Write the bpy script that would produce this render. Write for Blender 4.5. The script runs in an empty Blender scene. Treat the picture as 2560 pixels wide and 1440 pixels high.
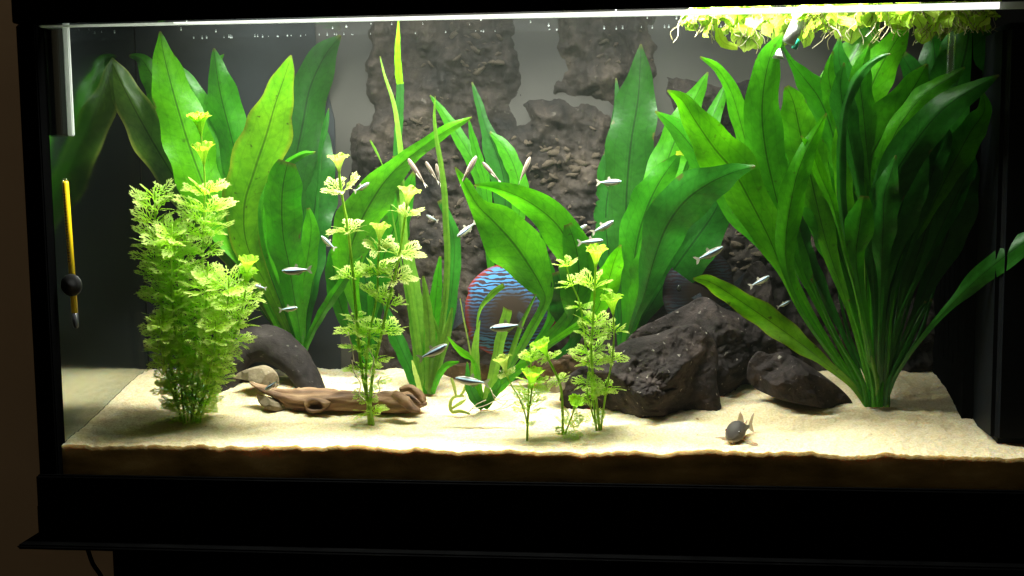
import bpy, bmesh, math, random
from mathutils import Vector, Matrix, noise
C = bpy.context.scene
COL = C.collection

# ------------------------------------------------------------------ camera
F, D, CZ = 3000.0, 1.2, 0.3433           # focal length in photo pixels, distance to the front glass, height
YAW, PITCH, ROLL = 0.10553878, 0.10409697, -0.01154127
def _basis():
    cy, sy, cp, sp = math.cos(YAW), math.sin(YAW), math.cos(PITCH), math.sin(PITCH)
    fw = Vector((-sy*cp, cy*cp, -sp)); rt = Vector((cy, sy, 0)); up = rt.cross(fw)
    cr, sr = math.cos(ROLL), math.sin(ROLL)
    return rt*cr+up*sr, up*cr-rt*sr, fw
RT, UP, FW = _basis()
EYE = Vector((0, -D, CZ))
def at(px, py, Y):
    d = RT*((px-1280)/F) - UP*((py-720)/F) + FW
    return EYE + d*((Y+D)/d.y)
def mpp(Y): return (Y+D)/F*1.0
cam = bpy.data.cameras.new('camera'); cam.sensor_width = 36; cam.lens = F/2560*36
cam.clip_start = 0.01; cam.clip_end = 50
co = bpy.data.objects.new('camera', cam); COL.objects.link(co)
co.matrix_world = Matrix.Translation(EYE) @ Matrix((RT, UP, -FW)).transposed().to_4x4()
C.camera = co

# ------------------------------------------------------------------ world, light, exposure
w = bpy.data.worlds.new('World'); C.world = w; w.use_nodes = True
w.node_tree.nodes['Background'].inputs[0].default_value = (1.0, 0.78, 0.5, 1)
w.node_tree.nodes['Background'].inputs[1].default_value = 0.035
def area(name, loc, sx, sy, power, color, rot=(0, 0, 0), spread=180):
    l = bpy.data.lights.new(name, 'AREA'); l.shape = 'RECTANGLE'; l.size = sx; l.size_y = sy
    l.energy = power; l.color = color; l.spread = math.radians(spread)
    o = bpy.data.objects.new(name, l); COL.objects.link(o); o.location = loc; o.rotation_euler = rot
    return o
LAMP_Z = 0.538
area('tube_light', (-0.13, 0.022, LAMP_Z), 0.70, 0.02, 18, (1.0, 0.97, 0.88), spread=150)
area('tube_light_rear', (-0.15, 0.165, LAMP_Z), 0.72, 0.02, 1.8, (0.97, 0.98, 1.0))
# dim warm light added left of the tank to wash the room wall
area('wall_wash', (-1.7, -0.25, 1.5), 0.4, 0.4, 1.7, (1.0, 0.80, 0.56), (math.radians(50), 0, math.radians(-55)))
C.view_settings.view_transform = 'Standard'; C.view_settings.look = 'None'
C.view_settings.exposure = 0.0; C.view_settings.gamma = 1.0
C.render.engine = 'CYCLES'
C.cycles.max_bounces = 10; C.cycles.transparent_max_bounces = 24
C.cycles.diffuse_bounces = 4; C.cycles.glossy_bounces = 3; C.cycles.transmission_bounces = 8
C.cycles.caustics_reflective = False; C.cycles.caustics_refractive = False
C.cycles.sample_clamp_indirect = 3.0
C.cycles.use_denoising = True

# ------------------------------------------------------------------ tank measures
XL, XR, T = -0.6136, 0.452, 0.24
ZF, ZTOP, ZW = 0.05, 0.490, 0.4985       # sand at the front, top of the opening, water surface

def tag(o, label=None, cat=None, group=None, kind=None):
    if label: o['label'] = label
    if cat: o['category'] = cat
    if group: o['group'] = group
    if kind: o['kind'] = kind
    return o
def empty(name, loc, label, cat, group=None):
    o = bpy.data.objects.new(name, None); COL.objects.link(o); o.location = loc
    o.empty_display_size = 0.01
    return tag(o, label, cat, group)
def link(name, me, parent=None, mat=None, smooth=True):
    if mat is not None and not me.materials: me.materials.append(mat)
    if smooth and len(me.polygons) and not me.polygons[0].use_smooth:
        me.polygons.foreach_set('use_smooth', [True]*len(me.polygons))
    o = bpy.data.objects.new(name, me); COL.objects.link(o)
    if parent is not None:
        o.parent = parent
        o.matrix_parent_inverse = Matrix.Translation(-parent.location)
    return o
def mesh(name, V, Fc, uv=None):
    me = bpy.data.meshes.new(name); me.from_pydata([tuple(v) for v in V], [], Fc)
    if uv is not None:
        l = me.uv_layers.new(name='UVMap')
        for i, lp in enumerate(me.loops): l.data[i].uv = uv[lp.vertex_index]
    me.update(); return me
def boxmesh(name, x0, x1, y0, y1, z0, z1, bev=0.0):
    bm = bmesh.new(); bmesh.ops.create_cube(bm, size=1)
    for v in bm.verts:
        v.co = Vector((x0 if v.co.x < 0 else x1, y0 if v.co.y < 0 else y1, z0 if v.co.z < 0 else z1))
    if bev: bmesh.ops.bevel(bm, geom=bm.edges[:], offset=bev, segments=3, affect='EDGES')
    me = bpy.data.meshes.new(name); bm.to_mesh(me); bm.free(); return me
def box(name, x0, x1, y0, y1, z0, z1, mat, parent=None, bev=0.0):
    return link(name, boxmesh(name, x0, x1, y0, y1, z0, z1, bev), parent, mat, smooth=False)
def catmull(P, n):
    """P: list of equal-length tuples -> n samples"""
    m = len(P); out = []
    for k in range(n):
        t = k/(n-1)*(m-1); i = min(int(t), m-2); u = t-i
        p0, p1, p2, p3 = P[max(i-1, 0)], P[i], P[i+1], P[min(i+2, m-1)]
        out.append(tuple(0.5*(2*b+(c-a)*u+(2*a-5*b+4*c-d)*u*u+(3*b-a-3*c+d)*u**3) for a, b, c, d in zip(p0, p1, p2, p3)))
    return out
def fbm(v, o=4, H=0.9): return noise.fractal(v, H, 2.0, o)

# ------------------------------------------------------------------ materials
def newmat(name):
    m = bpy.data.materials.new(name); m.use_nodes = True
    nt = m.node_tree; nt.nodes.clear()
    out = nt.nodes.new('ShaderNodeOutputMaterial'); return m, nt, out
def N(nt, t, **kw):
    n = nt.nodes.new('ShaderNode'+t)
    for k, v in kw.items():
        if k.startswith('_'): setattr(n, k[1:], v)
        else: n.inputs[k.replace('__', ' ')].default_value = v
    return n
def ramp(nt, fac, stops, interp='LINEAR'):
    r = nt.nodes.new('ShaderNodeValToRGB'); r.color_ramp.interpolation = interp
    e = r.color_ramp.elements
    while len(e) < len(stops): e.new(0.5)
    for i, (p, c) in enumerate(stops):
        e[i].position = p; e[i].color = (*c, 1) if len(c) == 3 else c
    nt.links.new(fac, r.inputs[0]); return r
def plain(name, col, rough=0.5, spec=0.5, noise_scale=None, var=0.25, bump=0.0, metal=0.0):
    m, nt, out = newmat(name); L = nt.links.new
    b = N(nt, 'BsdfPrincipled'); b.inputs['Roughness'].default_value = rough
    b.inputs['Specular IOR Level'].default_value = spec; b.inputs['Metallic'].default_value = metal
    tc = N(nt, 'TexCoord'); nz = N(nt, 'TexNoise'); nz.inputs['Scale'].default_value = noise_scale or 30; nz.inputs['Detail'].default_value = 6
    L(tc.outputs['Object'], nz.inputs['Vector'])
    lo = tuple(c*(1-var) for c in col); hi = tuple(c*(1+var) for c in col)
    r = ramp(nt, nz.outputs['Fac'], [(0.3, lo), (0.7, hi)]); L(r.outputs[0], b.inputs['Base Color'])
    if bump:
        bp = N(nt, 'Bump'); bp.inputs['Strength'].default_value = bump; bp.inputs['Distance'].default_value = 0.002
        L(nz.outputs['Fac'], bp.inputs['Height']); L(bp.outputs[0], b.inputs['Normal'])
    L(b.outputs[0], out.inputs[0]); return m

def leafmat(name, c1, c2, edge=None, trans=0.5, rough=0.35, spots=0.0, gloss=0.025, vein=0.35, tipc=((0.16, 0.13, 0.03), [(0.0, (.9,)*3), (0.045, (0, 0, 0))])):
    """leaf: UV u = -1..1 across, v = 0 (tip) .. 1 (base)"""
    m, nt, out = newmat(name); L = nt.links.new
    tc = N(nt, 'TexCoord'); uv = N(nt, 'SeparateXYZ'); L(tc.outputs['UV'], uv.inputs[0])
    oi = N(nt, 'ObjectInfo')
    nz = N(nt, 'TexNoise'); nz.inputs['Scale'].default_value = 24; nz.inputs['Detail'].default_value = 5
    L(tc.outputs['Object'], nz.inputs['Vector'])
    add = N(nt, 'Math', _operation='MULTIPLY_ADD'); L(oi.outputs['Random'], add.inputs[0]); add.inputs[1].default_value = 0.5
    L(nz.outputs['Fac'], add.inputs[2])
    r = ramp(nt, add.outputs[0], [(0.35, c1), (1.0, c2)])
    col = r.outputs[0]
    # lengthwise veins
    ab = N(nt, 'Math', _operation='ABSOLUTE'); L(uv.outputs[0], ab.inputs[0])
    if edge:
        e = ramp(nt, ab.outputs[0], [(0.80, (0, 0, 0)), (0.99, (0.75,)*3)])
        mx = N(nt, 'MixRGB'); L(e.outputs[0], mx.inputs[0]); L(col, mx.inputs[1]); mx.inputs[2].default_value = (*edge, 1); col = mx.outputs[0]
    sn = N(nt, 'Math', _operation='MULTIPLY'); L(ab.outputs[0], sn.inputs[0]); sn.inputs[1].default_value = 13.0
    s2 = N(nt, 'Math', _operation='SINE'); L(sn.outputs[0], s2.inputs[0])
    vr = ramp(nt, s2.outputs[0], [(0.90, (1, 1, 1)), (1.0, (1-vein*0.35,)*3)])
    mm = N(nt, 'MixRGB', _blend_type='MULTIPLY'); mm.inputs[0].default_value = 1.0; L(col, mm.inputs[1]); L(vr.outputs[0], mm.inputs[2]); col = mm.outputs[0]
    mid = ramp(nt, ab.outputs[0], [(0.018, (1-vein*1.7,)*3), (0.06, (1, 1, 1))])
    mm = N(nt, 'MixRGB', _blend_type='MULTIPLY'); mm.inputs[0].default_value = 1.0; L(col, mm.inputs[1]); L(mid.outputs[0], mm.inputs[2]); col = mm.outputs[0]
    if spots:
        n2 = N(nt, 'TexNoise'); n2.inputs['Scale'].default_value = 110; n2.inputs['Detail'].default_value = 3; L(tc.outputs['Object'], n2.inputs['Vector'])
        sr = ramp(nt, n2.outputs['Fac'], [(0.66, (0, 0, 0)), (0.74, (spots,)*3)])
        mx = N(nt, 'MixRGB'); L(sr.outputs[0], mx.inputs[0]); L(col, mx.inputs[1]); mx.inputs[2].default_value = (0.04, 0.05, 0.008, 1); col = mx.outputs[0]
    if tipc:
        # slanting side veins and ragged brown margins
        a1 = N(nt, 'Math', _operation='MULTIPLY'); L(uv.outputs[1], a1.inputs[0]); a1.inputs[1].default_value = 95.0
        a2 = N(nt, 'Math', _operation='MULTIPLY_ADD'); L(ab.outputs[0], a2.inputs[0]); a2.inputs[1].default_value = 9.0; aw = N(nt, 'Math', _operation='MULTIPLY_ADD'); L(nz.outputs['Fac'], aw.inputs[0]); aw.inputs[1].default_value = 14.0; L(a1.outputs[0], aw.inputs[2]); L(aw.outputs[0], a2.inputs[2])
        a3 = N(nt, 'Math', _operation='SINE'); L(a2.outputs[0], a3.inputs[0])
        a4 = ramp(nt, a3.outputs[0], [(0.80, (1, 1, 1)), (0.98, (1-vein*.38, 1-vein*.30, 1-vein*.3))])
        mm = N(nt, 'MixRGB', _blend_type='MULTIPLY'); mm.inputs[0].default_value = 1.0; L(col, mm.inputs[1]); L(a4.outputs[0], mm.inputs[2]); col = mm.outputs[0]
        n6 = N(nt, 'TexNoise'); n6.inputs['Scale'].default_value = 55; n6.inputs['Detail'].default_value = 4; L(tc.outputs['Object'], n6.inputs['Vector'])
        a5 = N(nt, 'Math', _operation='MULTIPLY'); L(n6.outputs['Fac'], a5.inputs[0]); L(ab.outputs[0], a5.inputs[1])
        a6 = ramp(nt, a5.outputs[0], [(0.60, (0, 0, 0)), (0.66, (.8*min(1, vein*3),)*3)])
        mx = N(nt, 'MixRGB'); L(a6.outputs[0], mx.inputs[0]); L(col, mx.inputs[1]); mx.inputs[2].default_value = (0.10, 0.10, 0.02, 1); col = mx.outputs[0]
        tr = ramp(nt, uv.outputs[1], tipc[1]); mx = N(nt, 'MixRGB'); L(tr.outputs[0], mx.inputs[0]); L(col, mx.inputs[1]); mx.inputs[2].default_value = (*tipc[0], 1); col = mx.outputs[0]
    n5 = N(nt, 'TexNoise'); n5.inputs['Scale'].default_value = 160; n5.inputs['Detail'].default_value = 5; L(tc.outputs['Object'], n5.inputs['Vector'])
    m5 = ramp(nt, n5.outputs['Fac'], [(0.3, (0.74, 0.80, 0.7)), (0.7, (1.1, 1.06, 1.1))])
    mm = N(nt, 'MixRGB', _blend_type='MULTIPLY'); mm.inputs[0].default_value = 1.0; L(col, mm.inputs[1]); L(m5.outputs[0], mm.inputs[2]); col = mm.outputs[0]
    d = N(nt, 'BsdfDiffuse'); t = N(nt, 'BsdfTranslucent'); g = N(nt, 'BsdfGlossy'); g.inputs['Roughness'].default_value = rough
    L(col, d.inputs[0]); L(col, t.inputs[0]); g.inputs[0].default_value = (0.8, 0.9, 0.85, 1)
    bp = N(nt, 'Bump'); bp.inputs['Strength'].default_value = 0.5; bp.inputs['Distance'].default_value = 0.0015
    n4 = N(nt, 'TexNoise'); n4.inputs['Scale'].default_value = 90; n4.inputs['Detail'].default_value = 4; L(tc.outputs['Object'], n4.inputs['Vector']); L(n4.outputs['Fac'], bp.inputs['Height'])
    for q in (d, g): L(bp.outputs[0], q.inputs['Normal'])
    a = N(nt, 'MixShader'); a.inputs[0].default_value = trans; L(d.outputs[0], a.inputs[1]); L(t.outputs[0], a.inputs[2])
    b = N(nt, 'MixShader'); b.inputs[0].default_value = gloss; L(a.outputs[0], b.inputs[1]); L(g.outputs[0], b.inputs[2])
    L(b.outputs[0], out.inputs[0]); return m

M = {}
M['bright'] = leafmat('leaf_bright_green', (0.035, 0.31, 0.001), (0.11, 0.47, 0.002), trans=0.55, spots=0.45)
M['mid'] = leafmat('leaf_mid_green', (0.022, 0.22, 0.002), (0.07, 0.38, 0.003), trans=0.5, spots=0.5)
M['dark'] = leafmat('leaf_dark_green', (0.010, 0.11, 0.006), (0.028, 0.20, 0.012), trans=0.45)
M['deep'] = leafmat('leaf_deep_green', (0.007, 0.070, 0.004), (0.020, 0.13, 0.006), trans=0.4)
M['old'] = leafmat('leaf_old_spotted', (0.07, 0.32, 0.002), (0.16, 0.42, 0.003), edge=(0.20, 0.24, 0.01), trans=0.55, spots=0.8)
M['olive'] = leafmat('leaf_olive', (0.06, 0.16, 0.02), (0.12, 0.26, 0.025), edge=(0.62, 0.66, 0.12), trans=0.5)
M['yellow'] = leafmat('leaf_yellow_green', (0.42, 0.68, 0.02), (0.60, 0.80, 0.05), trans=0.6, vein=0.25)
M['lime'] = leafmat('leaf_lime', (0.13, 0.38, 0.003), (0.20, 0.46, 0.005), trans=0.55, vein=0.2)
M['blade'] = leafmat('ribbon_blade_green', (0.10, 0.30, 0.02), (0.22, 0.46, 0.04), trans=0.5, vein=0.2)
M['blade_pale'] = leafmat('ribbon_blade_pale', (0.30, 0.42, 0.08), (0.45, 0.55, 0.12), trans=0.5, vein=0.2)
M['feather'] = leafmat('feathery_leaf', (0.38, 0.80, 0.015), (0.60, 0.93, 0.05), trans=0.62, vein=0.0, gloss=0.02, tipc=((0.80, 0.92, 0.30), [(0.45, (0, 0, 0)), (1.0, (.85,)*3)]))
M['feather_pale'] = leafmat('feathery_leaf_pale', (0.34, 0.52, 0.04), (0.50, 0.62, 0.12), trans=0.5, vein=0.0, gloss=0.02, tipc=((0.80, 0.82, 0.40), [(0.45, (0, 0, 0)), (1.0, (.6,)*3)]))
M['feather_low'] = leafmat('feathery_leaf_low', (0.34, 0.74, 0.02), (0.52, 0.85, 0.05), trans=0.62, vein=0.0, gloss=0.02, tipc=((0.80, 0.92, 0.30), [(0.45, (0, 0, 0)), (1.0, (.85,)*3)]))
M['stem'] = leafmat('green_stem', (0.36, 0.62, 0.05), (0.52, 0.74, 0.12), trans=0.55, vein=0.0, tipc=None)
M['floater'] = leafmat('floating_leaf', (0.36, 0.66, 0.015), (0.66, 0.86, 0.10), trans=0.45, vein=0.5, gloss=0.03, tipc=None)
M['root'] = plain('pale_root', (0.62, 0.55, 0.36), 0.7, 0.2)
M['root_dark'] = plain('brown_root', (0.30, 0.26, 0.12), 0.7, 0.2)
M['black'] = plain('black_plastic', (0.0015, 0.0015, 0.0016), 0.8, 0.0)
M['filter'] = plain('black_filter_casing', (0.003, 0.004, 0.0055), 0.6, 0.1, 60, 0.3, 0.1)
M['wallm'] = plain('room_wall_paint', (0.34, 0.27, 0.19), 0.9, 0.1, 6, 0.06, 0.05)
M['grey_panel'] = plain('grey_back_panel', (0.048, 0.045, 0.041), 0.7, 0.2, 14, 0.12)
M['dark_panel'] = plain('dark_slate_panel', (0.017, 0.020, 0.024), 0.7, 0.2, 9, 0.45)
M['foam'] = plain('brown_foam', (0.09, 0.075, 0.045), 0.9, 0.1, 80, 0.2, 0.3)
M['white_plastic'] = plain('white_plastic', (0.85, 0.88, 0.86), 0.3, 0.5)
M['teal_plastic'] = plain('teal_plastic', (0.03, 0.35, 0.24), 0.3, 0.5)
M['yellow_scale'] = plain('yellow_scale_card', (0.90, 0.62, 0.01), 0.35, 0.5, 20, 0.05)
M['rubber'] = plain('black_rubber', (0.015, 0.015, 0.016), 0.4, 0.5)
M['ink'] = plain('black_ink', (0.03, 0.02, 0.01), 0.6, 0.2)
M['lead'] = plain('dark_lead_shot', (0.05, 0.05, 0.06), 0.3, 0.5)
M['fin'] = None
def stonemat(name, c1, c2, c3, scale=30, bump=0.6, spec_pts=0.35, dist=0.004):
    m, nt, out = newmat(name); L = nt.links.new
    tc = N(nt, 'TexCoord'); b = N(nt, 'BsdfPrincipled'); b.inputs['Roughness'].default_value = 0.8
    b.inputs['Specular IOR Level'].default_value = 0.15
    n1 = N(nt, 'TexNoise'); n1.inputs['Scale'].default_value = scale; n1.inputs['Detail'].default_value = 10; n1.inputs['Roughness'].default_value = 0.65
    L(tc.outputs['Object'], n1.inputs['Vector'])
    r = ramp(nt, n1.outputs['Fac'], [(0.32, c1), (0.52, c2), (0.72, c3)])
    v = N(nt, 'TexNoise'); v.inputs['Scale'].default_value = scale*7; v.inputs['Detail'].default_value = 4
    L(tc.outputs['Object'], v.inputs['Vector'])
    sp = ramp(nt, v.outputs['Fac'], [(0.66, (0, 0, 0)), (0.74, (spec_pts,)*3)])
    mx = N(nt, 'MixRGB'); L(sp.outputs[0], mx.inputs[0]); L(r.outputs[0], mx.inputs[1]); mx.inputs[2].default_value = (0.42, 0.38, 0.33, 1)
    L(mx.outputs[0], b.inputs['Base Color'])
    ad = N(nt, 'Math', _operation='MULTIPLY_ADD'); L(v.outputs['Fac'], ad.inputs[0]); ad.inputs[1].default_value = 0.3; L(n1.outputs['Fac'], ad.inputs[2])
    bp = N(nt, 'Bump'); bp.inputs['Strength'].default_value = bump; bp.inputs['Distance'].default_value = dist
    L(ad.outputs[0], bp.inputs['Height']); L(bp.outputs[0], b.inputs['Normal'])
    L(b.outputs[0], out.inputs[0]); return m
M['darkrock'] = stonemat('dark_lava_rock', (0.008, 0.0065, 0.006), (0.026, 0.020, 0.019), (0.075, 0.055, 0.048), 24, 1.0, 0.6, .007)
M['brownrock'] = stonemat('brown_flat_rock', (0.04, 0.024, 0.014), (0.12, 0.07, 0.04), (0.22, 0.14, 0.08), 30)
M['palestone'] = stonemat('pale_stone', (0.10, 0.08, 0.05), (0.22, 0.175, 0.115), (0.34, 0.28, 0.19), 26)
M['relief'] = stonemat('backdrop_rock', (0.006, 0.006, 0.0062), (0.024, 0.019, 0.016), (0.066, 0.051, 0.039), 15, 1.0, 0.10, .008)
M['chip'] = stonemat('backdrop_chip', (0.018, 0.014, 0.010), (0.065, 0.050, 0.036), (0.19, 0.15, 0.11), 40)
M['bogwood'] = stonemat('dark_bogwood', (0.010, 0.008, 0.008), (0.026, 0.021, 0.020), (0.05, 0.042, 0.039), 22, 0.8, 0.25)

def woodmat():
    m, nt, out = newmat('pale_driftwood'); L = nt.links.new
    tc = N(nt, 'TexCoord'); mp = N(nt, 'Mapping'); mp.inputs['Scale'].default_value = (0.16, 1, 1); L(tc.outputs['Object'], mp.inputs[0])
    n1 = N(nt, 'TexNoise'); n1.inputs['Scale'].default_value = 120; n1.inputs['Detail'].default_value = 8; L(mp.outputs[0], n1.inputs['Vector'])
    r = ramp(nt, n1.outputs['Fac'], [(0.3, (0.05, 0.022, 0.010)), (0.52, (0.18, 0.095, 0.045)), (0.75, (0.34, 0.215, 0.12))])
    b = N(nt, 'BsdfPrincipled'); b.inputs['Roughness'].default_value = 0.7; L(r.outputs[0], b.inputs['Base Color'])
    bp = N(nt, 'Bump'); bp.inputs['Strength'].default_value = 0.9; bp.inputs['Distance'].default_value = 0.003; L(n1.outputs['Fac'], bp.inputs['Height']); L(bp.outputs[0], b.inputs['Normal'])
    L(b.outputs[0], out.inputs[0]); return m
M['driftwood'] = woodmat()

def sandmat():
    m, nt, out = newmat('fine_cream_sand'); L = nt.links.new
    tc = N(nt, 'TexCoord'); b = N(nt, 'BsdfPrincipled'); b.inputs['Roughness'].default_value = 0.95; b.inputs['Specular IOR Level'].default_value = 0.1
    n1 = N(nt, 'TexNoise'); n1.inputs['Scale'].default_value = 9; n1.inputs['Detail'].default_value = 6
    n2 = N(nt, 'TexNoise'); n2.inputs['Scale'].default_value = 420; n2.inputs['Detail'].default_value = 3
    n3 = N(nt, 'TexNoise'); n3.inputs['Scale'].default_value = 150; n3.inputs['Detail'].default_value = 2
    for n in (n1, n2, n3): L(tc.outputs['Object'], n.inputs['Vector'])
    r = ramp(nt, n1.outputs['Fac'], [(0.35, (0.64, 0.53, 0.33)), (0.65, (0.75, 0.64, 0.43))])
    r2 = ramp(nt, n2.outputs['Fac'], [(0.35, (0.80, 0.77, 0.72)), (0.65, (1, 1, 1))])
    mm = N(nt, 'MixRGB', _blend_type='MULTIPLY'); mm.inputs[0].default_value = 1; L(r.outputs[0], mm.inputs[1]); L(r2.outputs[0], mm.inputs[2])
    r3 = ramp(nt, n3.outputs['Fac'], [(0.72, (0, 0, 0)), (0.76, (0.8,)*3)])
    mx = N(nt, 'MixRGB'); L(r3.outputs[0], mx.inputs[0]); L(mm.outputs[0], mx.inputs[1]); mx.inputs[2].default_value = (0.22, 0.14, 0.06, 1)
    L(mx.outputs[0], b.inputs['Base Color'])
    b.inputs['Subsurface Weight'].default_value = 0.6; b.inputs['Subsurface Scale'].default_value = 0.012
    b.inputs['Subsurface Radius'].default_value = (1.0, 0.6, 0.25)
    bp = N(nt, 'Bump'); bp.inputs['Strength'].default_value = 0.7; bp.inputs['Distance'].default_value = 0.0012; L(n2.outputs['Fac'], bp.inputs['Height']); L(bp.outputs[0], b.inputs['Normal'])
    L(b.outputs[0], out.inputs[0]); return m
M['sand'] = sandmat()
def shaded_front():  # shade on the bed's front face, put into a browner, mottled colour
    m = M['sand'].copy(); m.name = 'shaded_sand_at_glass'; nt = m.node_tree; L = nt.links.new
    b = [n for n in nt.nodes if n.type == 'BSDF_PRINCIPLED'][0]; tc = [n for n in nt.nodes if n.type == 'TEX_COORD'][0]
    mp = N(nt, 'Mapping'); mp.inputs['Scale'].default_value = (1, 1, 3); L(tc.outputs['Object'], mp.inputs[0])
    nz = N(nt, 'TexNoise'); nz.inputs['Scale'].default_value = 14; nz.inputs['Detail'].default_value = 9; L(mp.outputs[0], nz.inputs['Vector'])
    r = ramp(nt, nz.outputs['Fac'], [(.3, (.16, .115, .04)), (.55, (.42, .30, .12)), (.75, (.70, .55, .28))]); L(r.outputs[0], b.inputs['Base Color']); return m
M['sand_glass'] = shaded_front()

def clearmat(name, col, gl=0.0, rough=0.02, bump=0.0):
    m, nt, out = newmat(name); L = nt.links.new
    t = N(nt, 'BsdfTransparent'); t.inputs[0].default_value = (*col, 1)
    if not gl: L(t.outputs[0], out.inputs[0]); return m
    g = N(nt, 'BsdfGlossy'); g.inputs['Roughness'].default_value = rough; g.inputs[0].default_value = (0.85, 0.92, 0.88, 1)
    if bump:
        tc = N(nt, 'TexCoord'); nz = N(nt, 'TexNoise'); nz.inputs['Scale'].default_value = 28; L(tc.outputs['Object'], nz.inputs['Vector'])
        bp = N(nt, 'Bump'); bp.inputs['Strength'].default_value = bump; bp.inputs['Distance'].default_value = 0.01; L(nz.outputs['Fac'], bp.inputs['Height']); L(bp.outputs[0], g.inputs['Normal'])
    s = N(nt, 'MixShader'); s.inputs[0].default_value = gl; L(t.outputs[0], s.inputs[1]); L(g.outputs[0], s.inputs[2]); L(s.outputs[0], out.inputs[0]); return m
M['glass_front'] = clearmat('clear_front_glass', (0.97, 0.985, 0.975))
M['glass_side'] = clearmat('side_glass', (0.5, 0.55, 0.5), 0.62, 0.10)
M['water'] = clearmat('water_surface', (0.95, 0.98, 0.97), 0.35, 0.03, 0.12)
M['acrylic'] = clearmat('clear_acrylic', (0.85, 0.9, 0.88), 0.25, 0.1)
def whiteacr():
    m, nt, out = newmat('frosted_strip'); L = nt.links.new
    t = N(nt, 'BsdfTranslucent'); t.inputs[0].default_value = (0.93, 0.95, 0.93, 1); d = N(nt, 'BsdfDiffuse'); d.inputs[0].default_value = (0.9, 0.93, 0.92, 1)
    s = N(nt, 'MixShader'); s.inputs[0].default_value = 0.65; L(d.outputs[0], s.inputs[1]); L(t.outputs[0], s.inputs[2]); L(s.outputs[0], out.inputs[0]); return m
M['frost'] = whiteacr()
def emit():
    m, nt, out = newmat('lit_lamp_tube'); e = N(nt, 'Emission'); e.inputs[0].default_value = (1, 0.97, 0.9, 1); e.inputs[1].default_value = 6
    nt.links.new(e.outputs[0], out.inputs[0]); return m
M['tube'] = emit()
M['rim_glow'] = emit(); M['rim_glow'].name = 'glowing_glass_rim'; [n for n in M['rim_glow'].node_tree.nodes if n.type == 'EMISSION'][0].inputs[1].default_value = 1.6  # emission standing in for lamp light caught in the glass edge

# ------------------------------------------------------------------ sand
def smooth(t): t = max(0.0, min(1.0, t)); return t*t*(3-2*t)
def sandz(x, y):
    t = y/T
    back = 0.0445 + 0.004*math.sin(x*5+1.2)
    z = ZF + back*(0.35*t+0.65*smooth(t*0.95))
    z += 0.0035*fbm(Vector((x*9, y*9, 3.1)), 3)*min(1, 0.3+t*2)
    e = math.exp(-y/0.012)
    z += e*(0.0036*fbm(Vector((x*22, 0.3, 8.8)), 6, .7)+0.0012*math.sin(x*13)) - 0.0
    # scooped hollow in front of the right-hand rock and a little mound round the sword plant
    z -= 0.008*math.exp(-(((x-0.155)/0.06)**2+((y-0.085)/0.022)**2))
    z += 0.006*math.exp(-(((x-0.27)/0.10)**2+((y-0.17)/0.05)**2))
    z += 0.008*math.exp(-(((x+0.43)/0.07)**2+((y-0.15)/0.05)**2))
    z -= 0.004*math.exp(-(((x+0.455)/0.035)**2+((y-0.055)/0.02)**2))
    z += 0.0013*fbm(Vector((x*90, y*90, 1.7)), 4, .6)
    return z
def ground(px, py):
    lo = None
    for i in range(241):
        Y = T*i/240.0; p = at(px, py, Y)
        if p.z <= sandz(p.x, Y)+1e-4 or i == 240:
            return Vector((p.x, Y, sandz(p.x, Y)))
        # going deeper the ray drops; stop where it meets the sand
def build_sand():
    nx, ny = 520, 120; V, Fc = [], []
    for j in range(ny+1):
        y = T*(j/ny)**1.3+0.0006
        for i in range(nx+1):
            x = XL+0.0004+(XR-XL-0.0008)*i/nx
            V.append((x, min(y, T-0.0005), sandz(x, y)))
    for j in range(ny):
        for i in range(nx):
            a = j*(nx+1)+i; Fc.append((a, a+1, a+nx+2, a+nx+1))
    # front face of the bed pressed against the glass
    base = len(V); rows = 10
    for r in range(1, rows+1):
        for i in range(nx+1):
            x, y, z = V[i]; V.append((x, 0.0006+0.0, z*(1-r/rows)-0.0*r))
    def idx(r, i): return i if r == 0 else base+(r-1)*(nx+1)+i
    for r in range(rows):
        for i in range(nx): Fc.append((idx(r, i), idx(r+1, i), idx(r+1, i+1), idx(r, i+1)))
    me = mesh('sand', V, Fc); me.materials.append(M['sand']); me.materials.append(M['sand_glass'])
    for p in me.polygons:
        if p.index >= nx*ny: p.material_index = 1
    o = link('sand', me)
    tag(o, 'fine cream sand bed sloping up towards the back of the aquarium', None, None, 'structure')
build_sand()

# ------------------------------------------------------------------ room, cabinet, tank, hood
o = box('room_wall', -3.0, 3.0, 0.50, 0.54, -1.2, 2.2, M['wallm']); tag(o, 'dim beige room wall behind the aquarium', None, None, 'structure')
o = box('floor', -3.0, 3.0, -3.0, 0.499, -0.82, -0.80, M['wallm']); tag(o, 'dark floor below the aquarium cabinet', None, None, 'structure')

tk = empty('aquarium', (0, 0, 0), 'glass aquarium with black trim, full of green plants and pale sand', 'aquarium')
link('front_pane', boxmesh('front_pane', XL-0.01, XR+0.01, -0.0075, -0.0015, -0.005, 0.4895), tk, M['glass_front'], False)
link('side_pane', boxmesh('side_pane', XL-0.008, XL, 0.0, T, -0.005, 0.56), tk, M['glass_side'], False)
link('side_pane', boxmesh('side_pane', XR, XR+0.008, 0.0, T, -0.005, 0.56), tk, M['glass_side'], False)
link('bottom_pane', boxmesh('bottom_pane', XL, XR, 0.0, T, -0.012, -0.001), tk, M['black'], False)
x0 = at(50, 60, 0).x
box('corner_trim', x0, XL+0.0006, -0.010, 0.010, 0.0, 0.4895, M['black'], tk, 0.0015)
box('corner_trim', XR-0.0006, XR+0.018, -0.010, 0.010, 0.0, 0.4895, M['black'], tk, 0.0015)
box('side_trim', x0, XL-0.0085, 0.0105, T+0.02, 0.0, 0.56, M['black'], tk)
zt = at(1200, 1196, 0).z
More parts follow.
